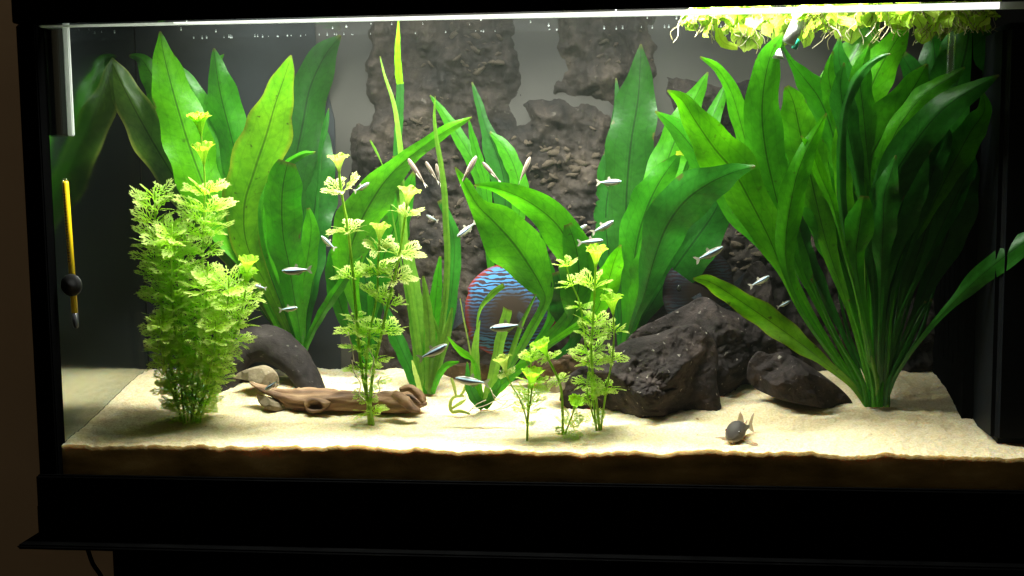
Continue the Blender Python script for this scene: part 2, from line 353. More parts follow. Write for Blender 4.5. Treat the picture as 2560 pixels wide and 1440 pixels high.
box('base_trim', x0-0.004, XR+0.03, -0.016, T+0.02, -0.048, zt-0.0005, M['black'], tk, 0.002) if False else None
box('base_trim', x0-0.001, XR+0.03, -0.0165, -0.0082, -0.030, zt, M['black'], tk, 0.002)
box('base_frame', x0-0.002, XR+0.03, -0.0160, T+0.02, -0.050, -0.0125, M['black'], tk, 0.002)
# lit strip of the glass brace under the hood: deeper towards the right
V = []
for x, d in ((XL-0.004, 0.0018), (-0.45, 0.0024), (-0.2, 0.0034), (0.1, 0.0052), (XR, 0.0068)):
    for y in (0.0, 0.006):
        V += [(x, y, 0.4893-d), (x, y, 0.4893)]
Fc = []
for i in range(4):
    a = i*4; b = a+4
    Fc += [(a, b, b+1, a+1), (a+3, b+3, b+2, a+2), (a+1, b+1, b+3, a+3), (a+2, b+2, b, a)]
Fc += [(0, 1, 3, 2), (16, 18, 19, 17)]
link('glass_brace', mesh('glass_brace', V, Fc), tk, M['frost'], False)
RIM_GLOW = [(-0.47, 0.0010), (-0.44, 0.0019), (-0.2, 0.0031), (0.1, 0.0048), (0.34, 0.0064)]  # added strip in front of the brace that makes its edge glow

hd = empty('hood', (-0.08, 0.1, 0.56), 'black aquarium hood with lit lamps along the top edge', 'hood')
hx0, hx1 = at(37, 30, -0.015).x, XR+0.05
box('front_panel', hx0, hx1, -0.022, -0.0105, 0.4896, 0.585, M['black'], hd, 0.001)
box('side_panel', hx0, hx0+0.008, -0.010, T+0.03, 0.4896, 0.585, M['black'], hd)
box('side_panel', hx1-0.008, hx1, -0.010, T+0.03, 0.4896, 0.585, M['black'], hd)
box('back_panel', hx0, hx1, T+0.031, T+0.037, 0.4896, 0.585, M['black'], hd)
box('top_panel', hx0, hx1, -0.022, T+0.037, 0.5855, 0.592, M['black'], hd)
def tube(name, pts, mat, parent=None, n=10, caps=True, jitter=0.0, sub=None, seed=0):
    """pts: (Vector, radius) list"""
    P = [(p.x, p.y, p.z, r) for p, r in pts]
    if sub: P = catmull(P, sub)
    V, Fc, U = [], [], []
    prev = None
    for k, (x, y, z, r) in enumerate(P):
        a = Vector(P[max(k-1, 0)][:3]); b = Vector(P[min(k+1, len(P)-1)][:3]); t = (b-a).normalized() if (b-a).length > 1e-9 else Vector((0, 0, 1))
        ref = prev if prev is not None else (Vector((0, 1, 0)) if abs(t.y) < 0.9 else Vector((1, 0, 0)))
        s = (ref - t*ref.dot(t)).normalized(); prev = s; q = t.cross(s)
        for i in range(n):
            an = 2*math.pi*i/n; d = s*math.cos(an)+q*math.sin(an); rr = r
            if jitter:
                rr *= 1+jitter*(fbm(Vector((x*16, y*40, z*40))+d*1.3+Vector((seed, 0, 0)), 4)+.55*(.5-abs(fbm(Vector((x*14, 0, seed))+d*3.2, 3))))
            V.append(Vector((x, y, z))+d*rr); U.append((i/n*2-1, k/(len(P)-1)))
    for k in range(len(P)-1):
        for i in range(n):
            a = k*n+i; b = k*n+(i+1) % n; Fc.append((a, b, b+n, a+n))
    if caps: Fc.append(tuple(range(n-1, -1, -1))); Fc.append(tuple(range((len(P)-1)*n, len(P)*n)))
    return link(name, mesh(name, V, Fc, U), parent, mat)
for yy, xa, xb in ((0.022, -0.48, 0.22), (0.165, -0.52, 0.12)):
    tube('lamp_tube', [(Vector((xa, yy, LAMP_Z+0.012)), 0.008), (Vector((xb, yy, LAMP_Z+0.012)), 0.008)], M['tube'], hd, 12)
    for xx in (xa-0.012, xb+0.012): box('lamp_socket', xx-0.012, xx+0.012, yy-0.012, yy+0.012, LAMP_Z, LAMP_Z+0.03, M['black'], hd)

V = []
for x, d in RIM_GLOW:
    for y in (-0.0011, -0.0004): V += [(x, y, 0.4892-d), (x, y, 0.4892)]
link('glowing_rim', mesh('glowing_rim', V, Fc[:0]+[f for i in range(4) for f in ((i*4, i*4+4, i*4+5, i*4+1), (i*4+3, i*4+7, i*4+6, i*4+2), (i*4+1, i*4+5, i*4+7, i*4+3), (i*4+2, i*4+6, i*4+4, i*4))]+[(0, 1, 3, 2), (16, 18, 19, 17)]), hd, M['rim_glow'], False)
cb = empty('cabinet', (0, 0.1, -0.8), 'black aquarium cabinet with wider top board below the tank', 'cabinet')
cx0 = at(46, 1350, -0.03).x; zb1 = at(1200, 1318, -0.03).z; zb0 = at(1200, 1397, -0.03).z
box('top_board', cx0, XR+0.12, -0.035, 0.33, zb0, min(zb1, -0.0505), M['black'], cb, 0.002)
box('body', at(290, 1420, -0.02).x, XR+0.1, -0.028, 0.32, -0.80, zb0-0.0005, M['black'], cb, 0.002)
pp = at(228, 1400, 0.30)
o = tube('power_cable', [(Vector((pp.x-0.01, 0.30, pp.z+0.04)), 0.003), (Vector((pp.x, 0.30, pp.z)), 0.003), (Vector((pp.x+0.02, 0.31, pp.z-0.08)), 0.003), (Vector((pp.x+0.02, 0.33, pp.z-0.4)), 0.003)], M['black'], None, 8, sub=20)
tag(o, 'thin black cable hanging under the left end of the cabinet board', 'cable')

# water surface
V = []; Fc = []
nx, ny = 80, 20
for j in range(ny+1):
    for i in range(nx+1):
        x = XL+(XR-XL)*i/nx; y = T*j/ny
        V.append((x, y, ZW+0.0004*fbm(Vector((x*25, y*25, 0)), 3)))
for j in range(ny):
    for i in range(nx):
        a = j*(nx+1)+i; Fc.append((a, a+1, a+nx+2, a+nx+1))
tag(link('water', mesh('water', V, Fc), None, M['water']), 'clear still water surface just under the hood', None, None, 'structure')

m, nt, out = newmat('murky_water'); pv = N(nt, 'VolumePrincipled'); pv.inputs['Density'].default_value = 0.055; pv.inputs['Color'].default_value = (.80, .88, .76, 1); pv.inputs['Anisotropy'].default_value = .2
nt.links.new(pv.outputs[0], out.inputs['Volume'])
o = box('haze', XL+.0005, XR-.0005, .0005, T-.0003, .003, ZW-.001, m); tag(o, 'slightly murky greenish water filling the aquarium', None, None, 'stuff')

# ------------------------------------------------------------------ back of the tank
bd = empty('backdrop', (0, T, 0.0), 'grey back panel with dark slate sheet and rocky columns of stone chips', 'backdrop')
box('grey_panel', XL, XR, T+0.0005, T+0.006, 0.0, 0.56, M['grey_panel'], bd)
xa = at(842, 500, T).x; xb = at(790, 90, T).x
V = [(XL+0.001, T-0.002, 0.03), (xa, T-0.002, 0.03), (xa, T-0.002, at(842, 300, T).z), (xb, T-0.002, at(790, 110, T).z), (xb-0.004, T-0.002, 0.55), (XL+0.001, T-0.002, 0.55)]
V += [(x, T+0.0003, z) for x, y, z in V]
Fc = [tuple(range(6)), tuple(range(11, 5, -1))]+[(i, i+6, (i+1) % 6+6, (i+1) % 6) for i in range(6)]
link('slate_sheet', mesh('slate_sheet', V, Fc), bd, M['dark_panel'], False)
def bmask(px, py):
    w1 = 34*fbm(Vector((px*0.009, py*0.009, 0.2)), 5); w2 = 34*fbm(Vector((px*0.009, py*0.009, 7.2)), 5)
    x, y = px+w1, py+w2
    def bx(a, b, c, d, s=40):
        return min((x-a)/s, (b-x)/s, (y-c)/s, (d-y)/s)
    m = max(bx(915, 1295, -60, 520), bx(1395, 1560, -60, 250), bx(1540, 1655, -60, 200), bx(1150, 1300, 200, 500),
            bx(870, 1990, 300, 990, 60), bx(1650, 1980, 190, 990, 60), bx(1290, 1560, 250, 500, 60), bx(1960, 2420, 330, 990, 40))
    return smooth(m)
def bheight(px, py):
    m = bmask(px, py)
    v = Vector((px*0.009, py*0.009, 4.0))
    ridg = abs(fbm(v*1.6+Vector((9, 3, 1)), 4))
    vert = fbm(Vector((px*0.022, py*0.004, 2.2)), 3) if py < 480 else 0
    vo = noise.voronoi(Vector((px*0.016, py*0.022, 1)))[0]
    h = 0.011+0.013*fbm(v*.7, 5)+0.008*ridg+0.010*vert+0.003*fbm(v*4, 3)-0.006*(vo[0]-.4)
    return -0.002+m*max(0.003, h)
nx, nz = 380, 220; V, Fc = [], []
def bpt(px, py):
    p = at(px, py, T); return Vector((p.x, T-bheight(px, py), p.z))
for j in range(nz+1):
    for i in range(nx+1):
        V.append(bpt(860+i*(2440-860)/nx, 30+j*(975-30)/nz))
for j in range(nz):
    for i in range(nx):
        a = j*(nx+1)+i; Fc.append((a, a+nx+1, a+nx+2, a+1))
link('rock_relief', mesh('rock_relief', V, Fc), bd, M['relief'])
rnd = random.Random(5)
def chipmesh(s, flat=0.45):
    bm = bmesh.new(); bmesh.ops.create_icosphere(bm, subdivisions=1, radius=0.5)
    for v in bm.verts:
        v.co = Vector((v.co.x, v.co.y*flat, v.co.z*0.6))*(1+0.8*fbm(v.co*2+Vector((s*7.7, 0, 0)), 2))
    me = bpy.data.meshes.new('stone'); bm.to_mesh(me); bm.free(); me.materials.append(M['chip']); return me
chips = [chipmesh(i) for i in range(7)]
def scatter(n, x0, x1, y0, y1, smin, smax):
    for _ in range(n):
        px, py = rnd.gauss((x0+x1)/2, (x1-x0)/4), rnd.gauss((y0+y1)/2, (y1-y0)/4)
        if bmask(px, py) < 0.5: continue
        o = link('stone', rnd.choice(chips), bd, None, True)
        s = rnd.uniform(smin, smax)*mpp(T)*rnd.choice((.4, .55, .7, .85, 1.1))
        o.location = bpt(px, py)+Vector((0, 0.0004, 0)); o.scale = (s*rnd.uniform(1, 1.7), s, s)
        o.rotation_euler = (rnd.uniform(-.5, .5), rnd.uniform(-.9, .6), rnd.uniform(-.5, .5))
        # parent inverse already set
scatter(62, 1270, 1520, 320, 500, 14, 30)
scatter(34, 1400, 1560, 500, 640, 12, 26)
scatter(52, 1030, 1270, 470, 680, 14, 34)
scatter(46, 900, 1180, 240, 460, 10, 22)
scatter(34, 1080, 1300, 50, 200, 14, 30)
scatter(20, 1420, 1640, 60, 190, 12, 26)
scatter(22, 1780, 1940, 520, 720, 16, 34)
scatter(22, 1050, 1300, 820, 920, 14, 30)
p = at(278, 930, T-0.012); q = at(352, 778, T-0.012)
o = box('foam_block', p.x, q.x, T-0.012, T-0.0025, 0.06, q.z, M['foam'], None, 0.002); tag(o, 'dim brown square block standing in the left rear corner above the sand', 'filter block')

# ------------------------------------------------------------------ leaves
LR = random.Random(11)
def leaf(parent, mat, Yt, Yb, pts, fold=0.22, twist=0.0, ruf=0.21, bulge=0.0, name='leaf', rows=44, cols=8):
    """pts (px, py, half width in px) from tip to base"""
    m = len(pts); P3 = []
    L = [0]
    for a, b in zip(pts, pts[1:]): L.append(L[-1]+math.hypot(b[0]-a[0], b[1]-a[1]))
    for (px, py, hw), l in zip(pts, L):
        s = l/L[-1]; Y = Yt+(Yb-Yt)*s-bulge*math.sin(math.pi*s)
        v = at(px, py, Y); P3.append((v.x, v.y, v.z, hw*mpp(Y)))
    S = catmull(P3, rows); V, U, Fc = [], [], []
    ph, fr = LR.uniform(0, 6), LR.uniform(5, 9)
    for k, (x, y, z, hw) in enumerate(S):
        hw = max(hw, 0.0004); s = k/(rows-1)
        a = Vector(S[max(k-1, 0)][:3]); b = Vector(S[min(k+1, rows-1)][:3]); t = (b-a).normalized()
        c = Vector((x, y, z)); view = (c-EYE).normalized()
        wv = t.cross(view).normalized(); n = wv.cross(t).normalized()
        if n.dot(view) > 0: n = -n
        th = twist*(1-s)*1.0+0.25*math.sin(2.2*s+ph)*(1 if abs(twist) < 1 else 0)
        w2 = wv*math.cos(th)+n*math.sin(th); n2 = n*math.cos(th)-wv*math.sin(th)
        hw2 = hw/max(0.55, abs(math.cos(th)))
        for i in range(cols+1):
            u = 2*i/cols-1
            off = n2*(-fold*abs(u)*hw + ruf*hw*math.sin(fr*s*3+ph+(1.7 if u > 0 else 0))*u*u)
            edge = 1+(0.06*math.sin(fr*2*s+ph*2+(2.0 if u > 0 else 0))+0.065*math.sin(fr*5.3*s+ph+(4.0 if u > 0 else 0)))*(1 if hw > .002 else .2)
            V.append(c+w2*(u*hw2*edge)+off); U.append((u, s))
    for k in range(rows-1):
        for i in range(cols):
            a = k*(cols+1)+i; Fc.append((a, a+1, a+cols+2, a+cols+1))
    return link(name, mesh(name, V, Fc, U), parent, M[mat])

# left sword plant
g = ground(745, 900); gY = 0.19
sw = empty('sword_plant', Vector((at(745, 900, gY).x, gY, sandz(at(745, 900, gY).x, gY))), 'broad-leaved sword plant behind the feathery bush and dark arched wood', 'aquarium plant', 'sword plants')
Ls = [
 ('bright', .13, [(400, 78, 2), (408, 130, 22), (425, 200, 46), (450, 290, 58), (475, 370, 60), (505, 450, 56), (550, 560, 40), (640, 700, 14), (730, 890, 7)], .18, 0),
 ('olive', .17, [(268, 135, 2), (295, 190, 26), (335, 270, 44), (385, 360, 52), (440, 450, 46), (520, 570, 28), (640, 740, 8), (735, 895, 6)], .3, .2),
 ('bright', .20, [(322, 140, 3), (352, 148, 16), (378, 185, 30), (405, 240, 38), (440, 320, 38), (500, 460, 30), (620, 700, 8), (735, 890, 5)], .25, .2),
 ('mid', .17, [(535, 120, 2), (540, 170, 22), (552, 240, 40), (575, 330, 40), (600, 430, 44), (620, 520, 40), (665, 680, 16), (740, 890, 7)], .35, .2),
 ('mid', .19, [(560, 135, 1), (548, 160, 10), (560, 230, 20), (580, 330, 26), (610, 450, 24), (660, 640, 8), (742, 890, 5)], .3, .1),
 ('mid', .18, [(425, 150, 3), (470, 210, 24), (500, 290, 40), (530, 390, 44), (570, 500, 44), (630, 640, 22), (740, 890, 6)], .25, 0),
 ('old', .12, [(728, 138, 2), (712, 190, 26), (688, 260, 44), (665, 340, 60), (635, 430, 66), (610, 520, 58), (620, 620, 34), (680, 740, 14), (745, 890, 8)], .15, -.15),
 ('deep', .215, [(852, 88, 3), (812, 140, 34), (775, 220, 52), (755, 320, 56), (735, 420, 54), (725, 520, 42), (730, 660, 20), (748, 890, 7)], .2, 0),
 ('dark', .225, [(790, 300, 12), (800, 380, 34), (792, 480, 46), (778, 580, 46), (770, 680, 34), (765, 780, 16), (755, 895, 7)], .2, .2),
 ('mid', .125, [(788, 380, 2), (755, 385, 8), (722, 405, 10), (700, 430, 10), (672, 470, 12), (655, 540, 12), (670, 640, 10), (720, 780, 7), (750, 890, 6)], .8, .6),
 ('bright', .11, [(720, 405, 22), (708, 460, 46), (704, 520, 50), (708, 590, 42), (722, 660, 36), (735, 740, 28), (748, 820, 16), (757, 895, 9)], .15, 0),
 ('mid', .16, [(770, 520, 4), (778, 570, 20), (770, 640, 26), (758, 710, 22), (755, 790, 14), (756, 895, 6)], .2, .2),
 ('dark', .21, [(822, 270, 1), (812, 320, 8), (800, 380, 5), (795, 480, 4), (780, 700, 4), (758, 895, 4)], .2, .2),
 ('dark', .18, [(640, 560, 6), (655, 620, 20), (680, 700, 24), (710, 790, 20), (748, 890, 8)], .2, 0),
 ('dark', .2, [(590, 640, 6), (630, 700, 22), (680, 780, 22), (745, 890, 8)], .2, 0),
 ('mid', .15, [(905, 640, 2), (860, 700, 12), (820, 760, 13), (780, 830, 9), (757, 895, 6)], .3, .3),
]
for m_, yt, pts, fo, tw in Ls: leaf(sw, m_, yt, gY, pts, fo, tw)

# sword leaf + small plant in the middle (leaves lean over the ribbon grass)
def plant_at(name, px, py, Y, label, cat, group=None):
    p = at(px, py, Y)
    return empty(name, Vector((p.x, Y, sandz(p.x, Y))), label, cat, group)
s2 = plant_at('sword_plant', 930, 925, .20, 'sword plant with one long blade reaching up and right behind pale feathery stems', 'aquarium plant', 'sword plants')
for m_, yt, pts, fo, tw in [
 ('bright', .09, [(1180, 293, 2), (1130, 318, 12), (1070, 358, 18), (1010, 405, 24), (965, 450, 36), (925, 510, 52), (895, 570, 56), (875, 630, 48), (875, 700, 26), (900, 800, 9), (930, 920, 6)], .25, .0),
 ('mid', .17, [(850, 600, 4), (835, 650, 18), (840, 720, 24), (865, 800, 16), (925, 920, 6)], .2, 0),
 ('mid', .18, [(1035, 430, 4), (1010, 500, 26), (985, 570, 36), (960, 640, 36), (940, 720, 24), (930, 800, 10), (930, 920, 6)], .2, .1),
 ('dark', .20, [(900, 600, 10), (910, 680, 30), (925, 750, 30), (935, 830, 16), (932, 925, 6)], .2, .1),
]: leaf(s2, m_, yt, .20, pts, fo, tw)

# centre sword plant
s3 = plant_at('sword_plant', 1250, 955, .17, 'sword plant with glossy arching leaves folding over in front of the blue striped fish', 'aquarium plant', 'sword plants')
for m_, yt, pts, fo, tw in [
 ('bright', .07, [(1138, 418, 2), (1165, 465, 14), (1195, 515, 22), (1240, 560, 52), (1285, 610, 66), (1320, 660, 60), (1350, 710, 36), (1362, 755, 14), (1325, 830, 11), (1285, 900, 9), (1255, 950, 7)], .2, 0.05),
 ('bright', .055, [(1185, 463, 2), (1230, 468, 12), (1290, 488, 26), (1345, 520, 36), (1395, 565, 44), (1430, 625, 46), (1450, 690, 42), (1445, 750, 26), (1410, 800, 12), (1330, 880, 7), (1262, 950, 6)], .2, .15),
 ('mid', .09, [(1420, 560, 10), (1440, 620, 38), (1448, 690, 44), (1440, 760, 36), (1425, 810, 18), (1350, 880, 8), (1270, 950, 5)], .2, 0),
 ('bright', .06, [(1552, 612, 2), (1535, 655, 22), (1522, 700, 30), (1505, 745, 28), (1480, 790, 14), (1400, 840, 6), (1300, 910, 5), (1258, 950, 5)], .12, 0),
 ('dark', .13, [(1390, 680, 10), (1410, 740, 40), (1420, 790, 40), (1440, 840, 16), (1380, 900, 6), (1280, 950, 5)], .2, 0),
 ('mid', .12, [(1376, 570, 2), (1350, 600, 14), (1352, 680, 34), (1370, 740, 28), (1380, 790, 12), (1330, 870, 6), (1262, 950, 5)], .2, 0),
]: leaf(s3, m_, yt, .17, pts, fo, tw)

s4 = plant_at('sword_plant', 1555, 905, .215, 'dark green sword plant with tall leaves rising behind the big dark rock', 'aquarium plant', 'sword plants')
for m_, yt, pts, fo, tw in [
 ('deep', .21, [(1602, 110, 2), (1600, 170, 24), (1595, 250, 48), (1580, 340, 60), (1570, 430, 64), (1565, 530, 56), (1565, 640, 36), (1560, 760, 14), (1555, 900, 8)], .15, 0),
 ('dark', .225, [(1540, 195, 2), (1545, 260, 10), (1545, 340, 24), (1530, 430, 36), (1515, 520, 42), (1520, 620, 34), (1540, 740, 14), (1555, 900, 7)], .15, .1),
 ('mid', .14, [(1702, 383, 2), (1672, 420, 24), (1640, 470, 42), (1610, 540, 50), (1590, 620, 48), (1580, 710, 34), (1570, 800, 14), (1557, 900, 7)], .2, 0),
 ('dark', .015, [(1888, 416, 2), (1830, 432, 24), (1770, 460, 44), (1710, 505, 56), (1665, 570, 56), (1635, 650, 42), (1610, 740, 18), (1580, 820, 8), (1560, 900, 7)], .25, .2),
 ('dark', .16, [(1810, 480, 8), (1780, 540, 46), (1730, 610, 60), (1680, 680, 48), (1630, 760, 22), (1590, 830, 9), (1562, 900, 7)], .2, .1),
 ('mid', .19, [(1770, 180, 2), (1745, 230, 18), (1715, 290, 34), (1680, 370, 42), (1650, 460, 44), (1625, 560, 36), (1600, 700, 16), (1565, 900, 7)], .2, .1),
 ('mid', .20, [(1815, 210, 2), (1795, 260, 16), (1760, 340, 26), (1720, 420, 28), (1680, 520, 26), (1630, 680, 12), (1568, 900, 6)], .2, .1),
 ('mid', .15, [(1640, 560, 8), (1630, 620, 36), (1610, 690, 38), (1590, 760, 22), (1560, 900, 7)], .2, .1),
 ('yellow', .12, [(1690, 383, 5), (1715, 383, 6), (1745, 388, 6), (1790, 410, 5)], .2, .3),
]: leaf(s4, m_, yt, .215, pts, fo, tw)

# big sword plant on the right
s5 = plant_at('sword_plant', 2200, 1020, .119, 'largest sword plant, dense tall leaves fanning out beside the black filter box', 'aquarium plant', 'sword plants')
B = (2195, 1015)
def bl(m_, yt, pts, fo=.2, tw=0.0, dx=0): leaf(s5, m_, yt, .119, [(a_, b_, h_ if b_ < 640 else h_*.75) for a_, b_, h_ in pts]+[(B[0]+dx, B[1], 5)], fo, tw)
bl('mid', .05, [(1958, 82, 2), (1930, 130, 22), (1912, 200, 38), (1905, 290, 44), (1915, 380, 46), (1935, 470, 40), (1962, 570, 26), (2010, 700, 9), (2100, 870, 7)], .2, .1, -20)
bl('bright', .09, [(1750, 142, 2), (1795, 175, 12), (1830, 235, 18), (1855, 320, 24), (1880, 410, 28), (1915, 510, 24), (1960, 640, 14), (2040, 800, 7)], .3, .3, -20)
bl('bright', .035, [(1668, 226, 2), (1705, 250, 18), (1740, 305, 36), (1785, 370, 50), (1835, 430, 56), (1880, 510, 50), (1925, 600, 38), (1958, 680, 20), (2010, 790, 8), (2100, 920, 7)], .15, 0, -26)
bl('mid', .12, [(1638, 278, 2), (1690, 320, 22), (1740, 380, 36), (1800, 450, 40), (1860, 540, 38), (1930, 640, 20), (2030, 800, 8)], .2, .1, -24)
bl('mid', .02, [(2066, 283, 2), (2040, 330, 14), (2015, 380, 22), (1992, 440, 28), (1975, 520, 30), (1965, 600, 28), (1972, 690, 18), (2020, 800, 9), (2110, 930, 7)], .25, -.1, -20)
bl('bright', .07, [(1966, 215, 6), (1985, 260, 30), (2000, 330, 44), (2020, 410, 46), (2040, 500, 40), (2070, 620, 22), (2130, 800, 8)], .15, 0, -12)
bl('mid', .10, [(1940, 85, 2), (1975, 150, 7), (2010, 195, 22), (2050, 250, 38), (2080, 330, 46), (2100, 430, 44), (2120, 540, 32), (2150, 720, 10)], .25, .2, -10)
bl('bright', .12, [(2195, 40, 6), (2150, 110, 40), (2110, 190, 56), (2095, 280, 60), (2100, 380, 50), (2120, 500, 36), (2150, 700, 10)], .2, .1, -10)
bl('bright', .09, [(2275, 50, 4), (2235, 110, 30), (2190, 190, 44), (2160, 270, 46), (2140, 360, 40), (2140, 480, 30), (2160, 700, 9)], .2, .1, -8)
bl('dark', .02, [(2226, 134, 2), (2185, 150, 8), (2145, 190, 12), (2118, 250, 11), (2104, 330, 10), (2100, 440, 12), (2115, 600, 10), (2160, 820, 7)], .5, .4, -8)
bl('bright', .05, [(2120, 200, 4), (2118, 260, 18), (2110, 340, 24), (2108, 430, 24), (2120, 540, 18), (2160, 760, 7)], .15, 0, -6)
bl('mid', .06, [(2318, 160, 3), (2290, 210, 32), (2245, 280, 50), (2200, 350, 54), (2160, 430, 52), (2140, 520, 42), (2150, 630, 22), (2180, 800, 8)], .2, -.1, 0)
bl('dark', .015, [(2498, 188, 2), (2450, 212, 18), (2395, 245, 32), (2340, 290, 40), (2285, 360, 44), (2235, 440, 44), (2200, 530, 38), (2185, 630, 26), (2188, 760, 10), (2195, 900, 7)], .25, .1, 0)
bl('mid', .04, [(2412, 168, 2), (2375, 195, 16), (2325, 225, 24), (2280, 270, 26), (2230, 350, 28), (2200, 450, 26), (2190, 640, 10)], .25, .2, 0)
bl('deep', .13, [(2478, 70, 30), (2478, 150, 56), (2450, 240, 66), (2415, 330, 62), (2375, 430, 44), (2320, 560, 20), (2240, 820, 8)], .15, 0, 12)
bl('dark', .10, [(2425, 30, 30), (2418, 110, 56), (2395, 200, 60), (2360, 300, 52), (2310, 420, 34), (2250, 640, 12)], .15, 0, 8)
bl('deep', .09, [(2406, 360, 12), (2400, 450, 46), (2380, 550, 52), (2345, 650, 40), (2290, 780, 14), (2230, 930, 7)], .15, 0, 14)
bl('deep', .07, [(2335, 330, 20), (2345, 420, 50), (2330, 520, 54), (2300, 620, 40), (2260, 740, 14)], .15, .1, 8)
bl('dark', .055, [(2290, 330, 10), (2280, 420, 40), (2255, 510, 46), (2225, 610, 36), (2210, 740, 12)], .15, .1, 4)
bl('old', .045, [(1733, 697, 4), (1775, 705, 22), (1840, 745, 34), (1920, 800, 42), (1990, 850, 34), (2060, 905, 18), (2130, 965, 9)], .15, .1, -30)
bl('dark', .004, [(2640, 560, 4), (2570, 600, 26), (2500, 650, 36), (2430, 710, 28), (2370, 770, 14), (2300, 850, 7), (2240, 940, 6)], .2, 0, 16)
bl('mid', .08, [(2000, 330, 6), (2035, 420, 40), (2065, 520, 52), (2095, 620, 44), (2130, 720, 22), (2165, 850, 8)], .2, 0, -8)
bl('dark', .09, [(2180, 420, 10), (2190, 500, 44), (2180, 600, 44), (2175, 700, 26), (2185, 850, 9)], .2, 0, 0)
bl('bright', .03, [(2003, 340, 2), (2030, 380, 12), (2052, 440, 16), (2078, 500, 12), (2095, 560, 6), (2115, 640, 7), (2150, 780, 7)], .3, .3, -6)
bl('mid', .05, [(2160, 490, 10), (2150, 560, 34), (2140, 640, 30), (2150, 720, 16), (2180, 880, 7)], .2, 0, 0)
bl('dark', .12, [(1930, 420, 10), (1950, 520, 40), (1990, 620, 40), (2040, 700, 26), (2110, 840, 8)], .2, 0, -12)
bl('mid', .11, [(1845, 330, 6), (1880, 420, 34), (1930, 520, 44), (1980, 620, 30), (2060, 780, 9)], .2, 0, -12)
bl('dark', .13, [(2250, 130, 10), (2300, 230, 40), (2290, 340, 50), (2250, 450, 44), (2220, 600, 20)], .2, 0, 6)
bl('dark', .14, [(2330, 80, 10), (2340, 180, 44), (2330, 280, 50), (2300, 400, 40), (2250, 600, 18)], .2, 0, 6)
XR_ = random.Random(44)
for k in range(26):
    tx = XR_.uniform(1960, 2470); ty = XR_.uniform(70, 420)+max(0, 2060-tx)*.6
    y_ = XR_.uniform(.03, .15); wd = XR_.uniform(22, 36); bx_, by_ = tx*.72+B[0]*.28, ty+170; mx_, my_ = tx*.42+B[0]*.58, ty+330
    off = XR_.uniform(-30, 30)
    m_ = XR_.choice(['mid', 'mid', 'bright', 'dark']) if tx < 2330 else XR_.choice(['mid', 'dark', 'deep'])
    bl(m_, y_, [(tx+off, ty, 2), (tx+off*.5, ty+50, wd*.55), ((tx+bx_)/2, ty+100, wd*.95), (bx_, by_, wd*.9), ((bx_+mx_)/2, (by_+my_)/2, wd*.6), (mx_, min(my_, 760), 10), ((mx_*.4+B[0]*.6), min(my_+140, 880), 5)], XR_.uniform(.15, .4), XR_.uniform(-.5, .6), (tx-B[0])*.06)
for k in range(22):  # bare stalks of the hidden leaves
    a = LR.uniform(-1, 1); x1 = 2205+a*150+(-30 if a < 0 else 20); y1 = LR.uniform(640, 760)
    leaf(s5, LR.choice(['mid', 'dark', 'blade', 'dark']), .119+LR.uniform(-.06, .06), .119+LR.uniform(-.012, .012),
         [(x1, y1, 3), ((x1*1.3+B[0]+a*34)/2.3+LR.uniform(-6, 6), 830, 4), (B[0]+a*42, 950, 5), (B[0]+a*30, 1018, 5)], .5, .2, name='stalk', rows=12, cols=4)

# ------------------------------------------------------------------ ribbon grass in the centre
def ribbon(par, m_, yt, yb, pts, fo=.3, tw=.2): leaf(par, m_, yt, yb, pts, fo, tw, 0.03, rows=26, cols=4, name='blade')
r1 = plant_at('ribbon_grass', 1062, 990, .142, 'clump of tall ribbon grass rising from the sand left of the striped fish', 'aquarium grass', 'ribbon grass clumps')
for m_, yt, pts in [
 ('blade', .13, [(950, 140, 1), (962, 190, 3), (985, 260, 5), (1000, 360, 7), (1005, 470, 7), (1015, 640, 8), (1040, 820, 8), (1058, 985, 10)]),
 ('blade', .08, [(1088, 240, 1), (1086, 300, 4), (1095, 370, 6), (1108, 450, 7), (1116, 560, 8), (1118, 680, 8), (1105, 820, 8), (1080, 985, 10)]),
 ('blade', .15, [(925, 350, 2), (940, 378, 3), (955, 410, 1), (965, 440, 1), (985, 560, 2), (1020, 760, 4), (1058, 985, 6)]),
 ('blade', .14, [(985, 390, 5), (995, 470, 7), (1010, 600, 8), (1035, 780, 9), (1060, 985, 12)]),
 ('blade', .16, [(1020, 600, 4), (1030, 700, 18), (1045, 820, 22), (1060, 985, 16)]),
 ('mid', .15, [(1100, 640, 3), (1090, 740, 16), (1080, 850, 20), (1070, 985, 14)]),
 ('blade', .11, [(1130, 770, 3), (1118, 830, 10), (1098, 900, 12), (1078, 985, 8)]),
 ('blade', .1, [(1058, 690, 3), (1070, 780, 12), (1075, 880, 14), (1070, 985, 10)]),
 ('dark', .17, [(960, 760, 4), (985, 830, 18), (1020, 910, 18), (1052, 985, 12)]),
 ('mid', .1, [(1148, 905, 2), (1120, 912, 8), (1100, 935, 8), (1080, 985, 6)]),
 ('dark', .17, [(1100, 500, 8), (1135, 600, 14), (1125, 760, 16), (1095, 900, 14), (1072, 985, 10)]),
 ('blade', .12, [(1075, 780, 4), (1100, 850, 5), (1090, 920, 8), (1070, 985, 8)]),
 ('blade_pale', .09, [(1030, 900, 2), (1040, 940, 6), (1055, 990, 6)]),
]: ribbon(r1, m_, yt, .142, pts)
r2 = plant_at('ribbon_grass', 1212, 1020, .105, 'short ribbon grass with cut blades rooted in front of the striped fish', 'aquarium grass', 'ribbon grass clumps')
